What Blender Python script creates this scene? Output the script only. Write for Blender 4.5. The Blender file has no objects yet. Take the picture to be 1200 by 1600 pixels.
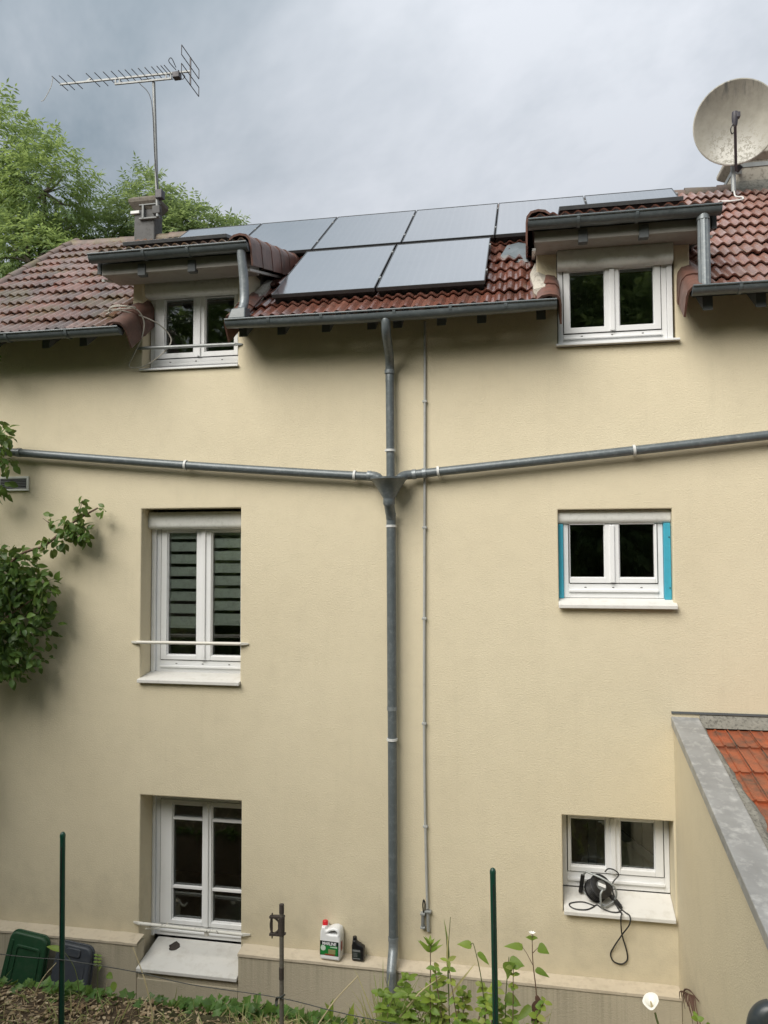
import bpy, bmesh, math, random
import numpy as np
from mathutils import Vector, Matrix
random.seed(7); np.random.seed(7)
R = math.radians
sc = bpy.context.scene
COL = sc.collection

# ------------------------------------------------------------------ camera
cam_d = bpy.data.cameras.new('camera'); cam = bpy.data.objects.new('camera', cam_d); COL.objects.link(cam)
cam_d.sensor_fit = 'VERTICAL'; cam_d.sensor_height = 32.0; cam_d.lens = 24.0
cam_d.clip_start = 0.05; cam_d.clip_end = 2000
YAW, PITCH, ROLL = R(10.753), R(2.617), R(0.206)
fw = Vector((-math.sin(YAW)*math.cos(PITCH), math.cos(YAW)*math.cos(PITCH), math.sin(PITCH)))
rt = Vector((math.cos(YAW), math.sin(YAW), 0)); dn = fw.cross(rt)
rt2 = rt*math.cos(ROLL) + dn*math.sin(ROLL); dn2 = dn*math.cos(ROLL) - rt*math.sin(ROLL)
cam.matrix_world = Matrix(((rt2.x, -dn2.x, -fw.x, 1.281), (rt2.y, -dn2.y, -fw.y, -7.1), (rt2.z, -dn2.z, -fw.z, 4.5), (0, 0, 0, 1)))
sc.camera = cam

# ------------------------------------------------------------------ sky, sun, exposure
SUN_EL, SUN_AZ = R(41), R(211)            # azimuth clockwise from +Y: behind the camera
world = bpy.data.worlds.new('World'); sc.world = world; world.use_nodes = True
wt = world.node_tree; wt.nodes.clear()
def wn(t, **k):
    n = wt.nodes.new(t)
    for a, b in k.items(): setattr(n, a, b)
    return n
wo = wn('ShaderNodeOutputWorld'); bg = wn('ShaderNodeBackground'); bg.inputs[1].default_value = 0.13
sky = wn('ShaderNodeTexSky'); sky.sky_type = 'NISHITA'; sky.sun_disc = False
sky.sun_elevation = SUN_EL; sky.sun_rotation = SUN_AZ; sky.dust_density = 3.0
tc = wn('ShaderNodeTexCoord'); sep = wn('ShaderNodeSeparateXYZ'); wt.links.new(tc.outputs['Generated'], sep.inputs[0])
# overcast luminance: brighter towards the zenith, the same all round
el = wn('ShaderNodeMath', operation='MAXIMUM'); wt.links.new(sep.outputs[2], el.inputs[0]); el.inputs[1].default_value = 0.0
cie = wn('ShaderNodeMapRange'); wt.links.new(el.outputs[0], cie.inputs[0]); cie.inputs[3].default_value = 0.48; cie.inputs[4].default_value = 1.70
# cloud sheets flattened by distance
dz = wn('ShaderNodeMath', operation='ADD'); wt.links.new(el.outputs[0], dz.inputs[0]); dz.inputs[1].default_value = 0.55
div = wn('ShaderNodeVectorMath', operation='DIVIDE'); wt.links.new(tc.outputs['Generated'], div.inputs[0])
cmb = wn('ShaderNodeCombineXYZ'); [wt.links.new(dz.outputs[0], cmb.inputs[i]) for i in range(3)]
wt.links.new(cmb.outputs[0], div.inputs[1])
nz = wn('ShaderNodeTexNoise'); nz.inputs['Scale'].default_value = 1.5; nz.inputs['Detail'].default_value = 7; nz.inputs['Roughness'].default_value = 0.58; nz.inputs['Distortion'].default_value = 0.25
wt.links.new(div.outputs[0], nz.inputs['Vector'])
cr = wn('ShaderNodeValToRGB'); wt.links.new(nz.outputs[0], cr.inputs[0])
cr.color_ramp.elements[0].position = 0.40; cr.color_ramp.elements[0].color = (.60, .73, .825, 1)
cr.color_ramp.elements[1].position = 0.66; cr.color_ramp.elements[1].color = (1.62, 1.68, 1.78, 1)
mul = wn('ShaderNodeVectorMath', operation='SCALE'); wt.links.new(cr.outputs[0], mul.inputs[0]); wt.links.new(cie.outputs[0], mul.inputs['Scale'])
mx = wn('ShaderNodeMix', data_type='RGBA'); mx.inputs[0].default_value = 0.96
wt.links.new(sky.outputs[0], mx.inputs[6]); wt.links.new(mul.outputs[0], mx.inputs[7])
wt.links.new(mx.outputs[2], bg.inputs[0]); wt.links.new(bg.outputs[0], wo.inputs[0])
sun_d = bpy.data.lights.new('sun', 'SUN'); sun = bpy.data.objects.new('sun', sun_d); COL.objects.link(sun)
sun_d.energy = 1.5; sun_d.angle = R(48); sun_d.color = (1.0, 0.95, 0.87)
sdir = Vector((math.sin(SUN_AZ)*math.cos(SUN_EL), math.cos(SUN_AZ)*math.cos(SUN_EL), math.sin(SUN_EL)))
sun.rotation_euler = sdir.to_track_quat('Z', 'Y').to_euler(); sun.location = sdir*40
sc.view_settings.view_transform = 'Standard'; sc.view_settings.look = 'None'; sc.view_settings.gamma = 1.0
sc.view_settings.exposure = 1.74
sc.cycles.max_bounces = 8; sc.cycles.transparent_max_bounces = 16; sc.cycles.use_denoising = True

# ------------------------------------------------------------------ materials
class NT:
    def __init__(s, name):
        s.m = bpy.data.materials.new(name); s.m.use_nodes = True; s.t = s.m.node_tree; s.t.nodes.clear()
        s.out = s.n('ShaderNodeOutputMaterial'); s.p = s.n('ShaderNodeBsdfPrincipled'); s.l(s.p.outputs[0], s.out.inputs[0])
        s.tc = s.n('ShaderNodeTexCoord')
    def n(s, t, **k):
        x = s.t.nodes.new(t)
        for a, b in k.items(): setattr(x, a, b)
        return x
    def l(s, a, b): s.t.links.new(a, b)
    def vec(s, scale=(1, 1, 1), src='Object'):
        mp = s.n('ShaderNodeMapping'); mp.inputs['Scale'].default_value = scale
        s.l(s.tc.outputs[src], mp.inputs[0]); return mp.outputs[0]
    def geo(s, scale=(1, 1, 1)):
        g = s.n('ShaderNodeNewGeometry'); mp = s.n('ShaderNodeMapping'); mp.inputs['Scale'].default_value = scale
        s.l(g.outputs['Position'], mp.inputs[0]); return mp.outputs[0]
    def noise(s, vec, scale, detail=3, rough=.55, dist=0):
        x = s.n('ShaderNodeTexNoise'); x.inputs['Scale'].default_value = scale; x.inputs['Detail'].default_value = detail
        x.inputs['Roughness'].default_value = rough; x.inputs['Distortion'].default_value = dist
        if vec is not None: s.l(vec, x.inputs['Vector'])
        return x.outputs[0]
    def ramp(s, f, a, b, ca=(0, 0, 0, 1), cb=(1, 1, 1, 1)):
        x = s.n('ShaderNodeValToRGB'); s.l(f, x.inputs[0]); e = x.color_ramp.elements
        e[0].position = a; e[1].position = b; e[0].color = ca; e[1].color = cb; return x.outputs[0]
    def mix(s, f, a, b, blend='MIX'):
        x = s.n('ShaderNodeMix', data_type='RGBA', blend_type=blend)
        for sock, v in ((x.inputs[0], f), (x.inputs[6], a), (x.inputs[7], b)):
            if hasattr(v, 'links') or hasattr(v, 'is_linked'): s.l(v, sock)
            elif isinstance(v, (int, float)): sock.default_value = v
            else: sock.default_value = (*v, 1) if len(v) == 3 else v
        return x.outputs[2]
    def math(s, op, a, b=0.0, clamp=False):
        x = s.n('ShaderNodeMath', operation=op, use_clamp=clamp)
        for sock, v in ((x.inputs[0], a), (x.inputs[1], b)):
            if hasattr(v, 'is_linked'): s.l(v, sock)
            else: sock.default_value = v
        return x.outputs[0]
    def bump(s, h, strength=.3, dist=.01):
        b = s.n('ShaderNodeBump'); b.inputs['Strength'].default_value = strength; b.inputs['Distance'].default_value = dist
        s.l(h, b.inputs['Height']); s.l(b.outputs[0], s.p.inputs['Normal'])
    def set(s, color=None, rough=None, metal=None, spec=None, ior=None):
        for k, v in (('Base Color', color), ('Roughness', rough), ('Metallic', metal), ('Specular IOR Level', spec), ('IOR', ior)):
            if v is None: continue
            if hasattr(v, 'is_linked'): s.l(v, s.p.inputs[k])
            elif k == 'Base Color': s.p.inputs[k].default_value = (*v, 1)
            else: s.p.inputs[k].default_value = v

def worn(name, col, rough=.5, metal=0., var=.15, scale=6., dirt=(.12, .11, .09), dirt_amt=.25, bump=.1, bscale=60., spec=.5):
    """a plain painted / plastic / metal surface with mottling, grime and fine relief"""
    t = NT(name); v = t.geo()
    n1 = t.noise(v, scale, 4); n2 = t.noise(v, scale*3.1, 5, .65)
    c = t.mix(n1, tuple(x*(1-var) for x in col), tuple(min(1, x*(1+var)) for x in col))
    c = t.mix(t.math('MULTIPLY', t.ramp(n2, .5, .72), dirt_amt), c, dirt)
    r = t.math('ADD', t.math('MULTIPLY', n2, .25), rough-.12)
    t.set(color=c, rough=r, metal=metal, spec=spec)
    t.bump(t.noise(v, bscale, 3), bump, .004)
    return t.m

def stucco(name, a, b, drip=False):
    t = NT(name); v = t.geo()
    big = t.noise(v, .7, 3); mid = t.noise(v, 5, 5, .65); fine = t.noise(v, 150, 3, .7); grain = t.noise(t.geo((1, 1, 1.4)), 55, 5, .72)
    c = t.mix(t.ramp(big, .3, .7), a, b)
    c = t.mix(t.math('MULTIPLY', t.ramp(mid, .45, .75), .18), c, tuple(x*.72 for x in a))
    c = t.mix(t.math('MULTIPLY', t.ramp(fine, .45, .72), .14), c, tuple(x*.55 for x in a))
    # rain streaks: long thin vertical marks
    st = t.noise(t.geo((14, 14, .55)), 1.0, 4, .6); st2 = t.noise(v, .9, 2)
    s = t.math('MULTIPLY', t.ramp(st, .54, .74), t.ramp(st2, .42, .62))
    c = t.mix(t.math('MULTIPLY', s, .13), c, tuple(x*.62 for x in a))
    zz = t.n('ShaderNodeSeparateXYZ'); gg = t.n('ShaderNodeNewGeometry'); t.l(gg.outputs['Position'], zz.inputs[0])
    spl = t.n('ShaderNodeMapRange'); t.l(t.math('ADD', zz.outputs[2], t.math('MULTIPLY', mid, -.9)), spl.inputs[0]); spl.inputs[1].default_value = .85; spl.inputs[2].default_value = .25
    c = t.mix(t.math('MULTIPLY', spl.outputs[0], .35), c, tuple(x*.55 for x in a))
    if drip:
        d = t.math('MULTIPLY', t.noise(t.geo((30, 30, .3)), 1.0, 4, .75), t.math('ADD', t.noise(t.geo((2.2, 2.2, .8)), 1.0, 3), .5))
        z = t.n('ShaderNodeSeparateXYZ'); g = t.n('ShaderNodeNewGeometry'); t.l(g.outputs['Position'], z.inputs[0])
        fall = t.n('ShaderNodeMapRange'); t.l(z.outputs[2], fall.inputs[0]); fall.inputs[1].default_value = .25; fall.inputs[2].default_value = .72
        c = t.mix(t.math('MULTIPLY', t.math('MULTIPLY', t.ramp(d, .45, .70), fall.outputs[0]), .4), c, (.16, .14, .10))
    t.set(color=c, rough=.92, spec=.2)
    h = t.math('ADD', t.math('MULTIPLY', grain, 1.0), t.math('MULTIPLY', fine, .5))
    t.bump(h, .55, .010)
    return t.m

def tile_mat(name, cols, dirt, dirt_amt, moss=0., rough=.38, spec=.5, pale=.0):
    t = NT(name); v = t.geo()
    oi = t.n('ShaderNodeObjectInfo'); g = t.n('ShaderNodeNewGeometry')
    rnd = t.math('FRACT', t.math('ADD', oi.outputs['Random'], g.outputs['Random Per Island']))
    x = t.n('ShaderNodeValToRGB'); t.l(rnd, x.inputs[0]); e = x.color_ramp.elements
    e[0].color = (*cols[0], 1); e[1].color = (*cols[-1], 1)
    for i, c in enumerate(cols[1:-1]):
        k = e.new((i+1)/(len(cols)-1)); k.color = (*c, 1)
    n1 = t.noise(v, 7, 5, .65); n2 = t.noise(v, 34, 4, .7); n3 = t.noise(v, 2.2, 4, .6)
    c = t.mix(t.math('MULTIPLY', t.ramp(n1, .4, .66), dirt_amt), x.outputs[0], dirt)
    c = t.mix(t.math('MULTIPLY', t.ramp(n2, .52, .74), .45*dirt_amt+.1), c, tuple(q*.45 for q in dirt))
    if pale: c = t.mix(t.math('MULTIPLY', t.ramp(n2, .6, .42), pale), c, (.45, .40, .36))
    if moss:
        c = t.mix(t.math('MULTIPLY', t.ramp(n3, .5, .64), moss), c, (.13, .115, .04))
    t.set(color=c, rough=t.math('ADD', t.math('MULTIPLY', n1, .35), rough-.17), spec=spec)
    t.bump(t.math('ADD', n2, n1), .3, .006)
    return t.m

def leaf_mat(name, cols, trans=.35, rough=.45):
    t = NT(name); g = t.n('ShaderNodeNewGeometry')
    oi = t.n('ShaderNodeObjectInfo'); rnd = t.math('FRACT', t.math('ADD', oi.outputs['Random'], g.outputs['Random Per Island']))
    x = t.n('ShaderNodeValToRGB'); t.l(rnd, x.inputs[0]); e = x.color_ramp.elements
    e[0].color = (*cols[0], 1); e[1].color = (*cols[-1], 1)
    for i, c in enumerate(cols[1:-1]):
        k = e.new((i+1)/(len(cols)-1)); k.color = (*c, 1)
    c = t.mix(t.math('MULTIPLY', t.ramp(t.noise(t.geo(), 1.1, 3), .35, .65), .35), x.outputs[0], tuple(q*.7 for q in cols[0]))
    c = t.mix(t.math('MULTIPLY', t.noise(t.geo(), 55, 3), .3), c, tuple(q*1.35 for q in cols[len(cols)//2]))
    t.set(color=c, rough=rough, spec=.35)
    tr = t.n('ShaderNodeBsdfTranslucent'); t.l(t.mix(.5, c, (.42, .52, .14), 'MIX'), tr.inputs[0])
    ms = t.n('ShaderNodeMixShader'); ms.inputs[0].default_value = trans
    t.l(t.p.outputs[0], ms.inputs[1]); t.l(tr.outputs[0], ms.inputs[2]); t.l(ms.outputs[0], t.out.inputs[0])
    return t.m

def glass_mat(name):
    t = NT(name); t.t.nodes.remove(t.p)
    fr = t.n('ShaderNodeFresnel'); fr.inputs[0].default_value = 1.5
    f2 = t.math('MULTIPLY', fr.outputs[0], 2.3, True)
    tr = t.n('ShaderNodeBsdfTransparent'); tr.inputs[0].default_value = (.90, .94, .92, 1)
    gl = t.n('ShaderNodeBsdfGlossy'); gl.inputs[1].default_value = .015
    b = t.n('ShaderNodeBump'); b.inputs['Strength'].default_value = .02; b.inputs['Distance'].default_value = .02
    t.l(t.noise(t.geo(), 2.5, 2), b.inputs['Height']); t.l(b.outputs[0], gl.inputs['Normal'])
    ms = t.n('ShaderNodeMixShader'); t.l(f2, ms.inputs[0]); t.l(tr.outputs[0], ms.inputs[1]); t.l(gl.outputs[0], ms.inputs[2])
    t.l(ms.outputs[0], t.out.inputs[0]); return t.m

def panel_mat(name):
    t = NT(name); o = t.vec()
    w = t.n('ShaderNodeTexWave', wave_type='BANDS', bands_direction='X'); w.inputs['Scale'].default_value = 4.2; t.l(o, w.inputs[0])
    gr = t.n('ShaderNodeTexBrick', offset=0.0); gr.inputs['Scale'].default_value = 1.0; gr.inputs['Mortar Size'].default_value = .004; gr.inputs['Brick Width'].default_value = .163; gr.inputs['Row Height'].default_value = .163; t.l(o, gr.inputs[0])
    c = t.mix(t.math('MULTIPLY', t.ramp(w.outputs[0], .86, .97), .12), (.012, .014, .022), (.22, .23, .25))
    c = t.mix(t.math('MULTIPLY', gr.outputs['Fac'], .12), c, (.25, .26, .28))
    dust = t.noise(t.geo(), 3, 4)
    c = t.mix(t.math('MULTIPLY', dust, .10), c, (.35, .36, .38))
    t.set(color=c, rough=t.math('ADD', t.math('MULTIPLY', dust, .10), .07), spec=1.0, ior=3.8)
    return t.m

M = {}
M['wall'] = stucco('cream_render', (.69, .612, .445), (.73, .652, .48))
M['reveal'] = M['wall']
M['plinth'] = stucco('grey_render', (.57, .51, .385), (.63, .565, .43), drip=True)
M['ledge'] = worn('ledge_cement', (.56, .49, .38), .9, var=.12, scale=4, dirt=(.36, .30, .22), dirt_amt=.5, bump=.5, bscale=90, spec=.2)
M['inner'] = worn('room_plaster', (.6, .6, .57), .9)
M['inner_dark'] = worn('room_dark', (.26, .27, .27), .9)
M['pvc'] = worn('white_pvc', (.79, .80, .81), .32, var=.03, scale=3, dirt=(.5, .49, .45), dirt_amt=.12, bump=.02)
M['pvc_box'] = worn('shutter_box_grey_white', (.76, .77, .74), .4, var=.05, dirt=(.3, .3, .26), dirt_amt=.25, bump=.03)
M['sill'] = worn('sill_white_cement', (.66, .65, .62), .7, var=.07, scale=3, dirt=(.40, .37, .31), dirt_amt=.35, bump=.2, bscale=80, spec=.3)
M['gasket'] = worn('black_gasket', (.02, .02, .02), .6)
M['blue'] = worn('turquoise_primer', (.05, .36, .50), .45, var=.06, dirt=(.05, .2, .28), dirt_amt=.25)
M['glass'] = glass_mat('window_glass')
M['blind'] = worn('blind_cloth', (.88, .89, .86), .85, var=.06)
M['zinc_dark'] = worn('grey_gutter', (.105, .125, .135), .38, var=.22, scale=9, dirt=(.30, .32, .32), dirt_amt=.22, bump=.06, spec=.5)
M['zinc'] = worn('weathered_zinc', (.20, .225, .24), .36, metal=.25, var=.28, scale=10, dirt=(.46, .48, .48), dirt_amt=.38, bump=.08)
M['zinc_pipe'] = worn('zinc_pipe', (.115, .135, .145), .36, metal=.15, var=.25, scale=9, dirt=(.40, .42, .42), dirt_amt=.22, bump=.08)
M['coping'] = worn('lead_coping', (.30, .305, .31), .42, metal=.2, var=.4, scale=4, dirt=(.62, .62, .61), dirt_amt=.6, bump=.15, bscale=25)
M['clip'] = worn('pale_clip', (.62, .63, .62), .5)
M['conduit'] = worn('grey_conduit', (.40, .41, .40), .5, var=.1)
M['wood'] = worn('grey_painted_wood', (.10, .11, .115), .8, var=.2, bump=.2)
M['soffit'] = worn('weathered_soffit', (.30, .285, .26), .85, var=.14, scale=4, dirt=(.2, .18, .15), dirt_amt=.4, bump=.2)
M['tile_left'] = tile_mat('weathered_brown_tile', [(.22, .115, .085), (.29, .15, .115), (.23, .16, .135), (.32, .19, .155), (.14, .095, .08), (.26, .12, .09)], (.10, .08, .066), .6, moss=.45, rough=.27, pale=.35, spec=.9)
M['tile_mid'] = tile_mat('wet_red_tile', [(.15, .06, .042), (.21, .08, .055), (.18, .08, .06), (.25, .11, .08)], (.06, .042, .035), .55, rough=.19, spec=1.0, pale=.15)
M['tile_right'] = tile_mat('pink_red_tile', [(.25, .12, .092), (.30, .15, .12), (.23, .125, .10), (.33, .19, .155)], (.12, .085, .07), .55, rough=.25, pale=.3, spec=.9)
M['tile_verge'] = tile_mat('verge_terracotta', [(.15, .072, .055), (.18, .085, .065), (.14, .08, .065)], (.07, .055, .048), .6, rough=.5)
M['tile_ridge'] = tile_mat('ridge_terracotta', [(.15, .105, .09), (.18, .12, .10), (.14, .115, .10)], (.10, .088, .075), .6, moss=.6, rough=.6)
M['tile_annex'] = tile_mat('orange_red_tile', [(.33, .075, .03), (.40, .10, .04), (.30, .085, .04), (.36, .09, .035)], (.085, .06, .045), .85, rough=.38)
M['mortar'] = worn('mossy_mortar', (.24, .23, .20), .95, var=.4, scale=14, dirt=(.04, .04, .035), dirt_amt=.8, bump=.9, bscale=50, spec=.2)
M['chimney'] = worn('chimney_render', (.47, .44, .38), .92, var=.18, scale=7, dirt=(.13, .11, .085), dirt_amt=.75, bump=.4, spec=.2)
M['chimney_dark'] = worn('sooty_render', (.13, .13, .13), .95, var=.25, scale=6, dirt=(.06, .058, .052), dirt_amt=.6, bump=.5, spec=.2)
M['cap_moss'] = worn('mossy_cap', (.15, .135, .115), .95, var=.4, scale=14, dirt=(.05, .045, .025), dirt_amt=.7, bump=.9, bscale=40, spec=.2)
M['panel'] = panel_mat('solar_glass')
M['panel_frame'] = worn('panel_frame', (.07, .075, .08), .4, metal=.3)
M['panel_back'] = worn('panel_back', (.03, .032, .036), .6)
M['dish'] = None
M['dark_metal'] = worn('dark_arm', (.05, .047, .06), .5)
M['alu'] = worn('aluminium', (.25, .26, .26), .5, metal=.3, var=.15)
M['galv'] = worn('galvanised', (.36, .38, .38), .5, metal=.35, var=.2)
M['bar_white'] = worn('chipped_white_paint', (.66, .64, .58), .45, var=.05, scale=18, dirt=(.05, .04, .035), dirt_amt=.0)
M['green_post'] = worn('green_post', (.008, .055, .036), .35, var=.15, dirt=(.03, .05, .05), dirt_amt=.3)
M['rust'] = worn('rusty_pole', (.13, .12, .10), .75, var=.35, scale=14, dirt=(.07, .04, .025), dirt_amt=.6, bump=.3)
M['rust_dark'] = worn('rusty_clamp', (.045, .035, .03), .8, var=.4, scale=20)
M['green_lid'] = worn('green_lid', (.014, .060, .026), .5, var=.2, dirt=(.10, .11, .08), dirt_amt=.2)
M['grey_lid'] = worn('slate_lid', (.050, .058, .072), .5, var=.2, dirt=(.12, .12, .11), dirt_amt=.2)
M['white_plastic'] = worn('white_plastic', (.80, .81, .82), .35, var=.03, dirt_amt=.05)
M['red_plastic'] = worn('red_cap', (.62, .02, .03), .35, var=.05, dirt_amt=.0)
M['label_green'] = worn('label_green', (.015, .20, .04), .4, var=.2, scale=30, dirt=(.01, .05, .02), dirt_amt=.5)
M['label_black'] = worn('label_black', (.012, .02, .018), .4)
M['label_red'] = worn('label_red', (.35, .05, .03), .4)
M['label_pale'] = worn('label_pale', (.55, .66, .56), .5)
M['black_plastic'] = worn('black_plastic', (.011, .011, .012), .32, var=.2)
M['label_grey'] = worn('label_grey', (.17, .18, .18), .5)
M['cable'] = worn('black_cable', (.015, .015, .016), .45)
M['cable_grey'] = worn('beige_cable', (.42, .40, .35), .6)
M['black_pipe'] = worn('charcoal_pipe', (.035, .045, .052), .35, var=.2)
M['bark'] = worn('bark', (.09, .075, .06), .9, var=.3, scale=12, bump=.6)
M['twig'] = worn('twig', (.17, .11, .075), .8, var=.3, scale=12)
M['stem_green'] = worn('green_stem', (.10, .13, .04), .6, var=.2)
M['straw'] = worn('straw', (.52, .44, .27), .8, var=.25, scale=20)
M['tree_leaf'] = leaf_mat('tree_leaf', [(.13, .21, .11), (.19, .28, .11), (.28, .37, .13), (.15, .23, .13)], .55)
M['tree_leaf2'] = leaf_mat('ash_leaf', [(.16, .23, .14), (.21, .29, .15), (.26, .34, .16)], .55)
M['shrub_leaf'] = leaf_mat('shrub_leaf', [(.035, .075, .025), (.06, .125, .03), (.11, .19, .04), (.045, .09, .03)], .33, .4)
M['weed_leaf'] = leaf_mat('weed_leaf', [(.12, .22, .03), (.17, .29, .04), (.26, .36, .06), (.10, .18, .03)], .45)
M['yellow_leaf'] = leaf_mat('yellow_leaf', [(.26, .36, .05), (.38, .42, .08), (.18, .30, .05), (.12, .22, .04), (.46, .44, .14)], .4)
M['ivy_leaf'] = leaf_mat('ivy_leaf', [(.045, .11, .025), (.08, .18, .035), (.13, .24, .05), (.05, .10, .035)], .3)
M['grass'] = leaf_mat('grass_blade', [(.12, .20, .04), (.20, .27, .07), (.48, .42, .22), (.40, .34, .17), (.15, .23, .05)], .3)
M['petal'] = worn('white_petal', (.85, .85, .80), .5, var=.03, dirt_amt=0)
M['dead_leaf'] = worn('dead_leaf', (.10, .05, .035), .8, var=.4, scale=20)
M['fence_wire'] = worn('dark_wire', (.04, .045, .04), .6)

def dish_mat():
    t = NT('stained_dish'); v = t.vec()
    n = t.noise(v, 6, 6, .7); n2 = t.noise(v, 24, 5, .75); st = t.noise(t.vec((16, 3, 1)), 1.5, 4, .6)
    c = t.mix(t.ramp(n, .35, .7), (.30, .29, .25), (.40, .385, .335))
    s = t.n('ShaderNodeSeparateXYZ'); t.l(t.tc.outputs['Object'], s.inputs[0])
    low = t.n('ShaderNodeMapRange'); t.l(s.outputs[1], low.inputs[0]); low.inputs[1].default_value = .04; low.inputs[2].default_value = -.26
    hi = t.n('ShaderNodeMapRange'); t.l(s.outputs[1], hi.inputs[0]); hi.inputs[1].default_value = .20; hi.inputs[2].default_value = .38
    cen = t.n('ShaderNodeMapRange'); t.l(t.math('ABSOLUTE', s.outputs[0]), cen.inputs[0]); cen.inputs[1].default_value = .38; cen.inputs[2].default_value = .16
    c = t.mix(t.math('MULTIPLY', t.math('MULTIPLY', t.ramp(n2, .41, .52), low.outputs[0]), t.math('MULTIPLY', cen.outputs[0], .95)), c, (.045, .042, .035))
    c = t.mix(t.math('MULTIPLY', t.math('MULTIPLY', t.ramp(n2, .47, .40), low.outputs[0]), t.math('MULTIPLY', cen.outputs[0], .7)), c, (.70, .69, .64))
    c = t.mix(t.math('MULTIPLY', t.math('MULTIPLY', t.ramp(st, .48, .66), hi.outputs[0]), .8), c, (.13, .14, .14))
    t.set(color=c, rough=.7, spec=.3); return t.m
M['dish'] = dish_mat()

def chipped():
    t = NT('chipped_bar_paint'); v = t.geo()
    n = t.noise(v, 38, 4, .6); b = t.noise(v, 3.0, 2)
    chip = t.math('MULTIPLY', t.ramp(n, .60, .63), t.ramp(b, .46, .58))
    t.set(color=t.mix(chip, (.64, .63, .58), (.045, .035, .03)), rough=.5); return t.m
M['bar_chipped'] = chipped()

def ground_mat():
    t = NT('mulch_soil'); v = t.geo()
    a = t.noise(v, 9, 6, .7); b = t.noise(v, 60, 5, .75); c0 = t.noise(v, 1.1, 3)
    c = t.mix(t.ramp(a, .35, .65), (.07, .05, .035), (.16, .12, .08))
    c = t.mix(t.math('MULTIPLY', t.ramp(b, .55, .70), .7), c, (.26, .19, .115))
    c = t.mix(t.math('MULTIPLY', t.ramp(c0, .5, .62), .5), c, (.05, .075, .025))
    t.set(color=c, rough=.95, spec=.15); t.bump(t.math('ADD', a, b), .8, .03); return t.m
M['ground'] = ground_mat()

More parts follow.
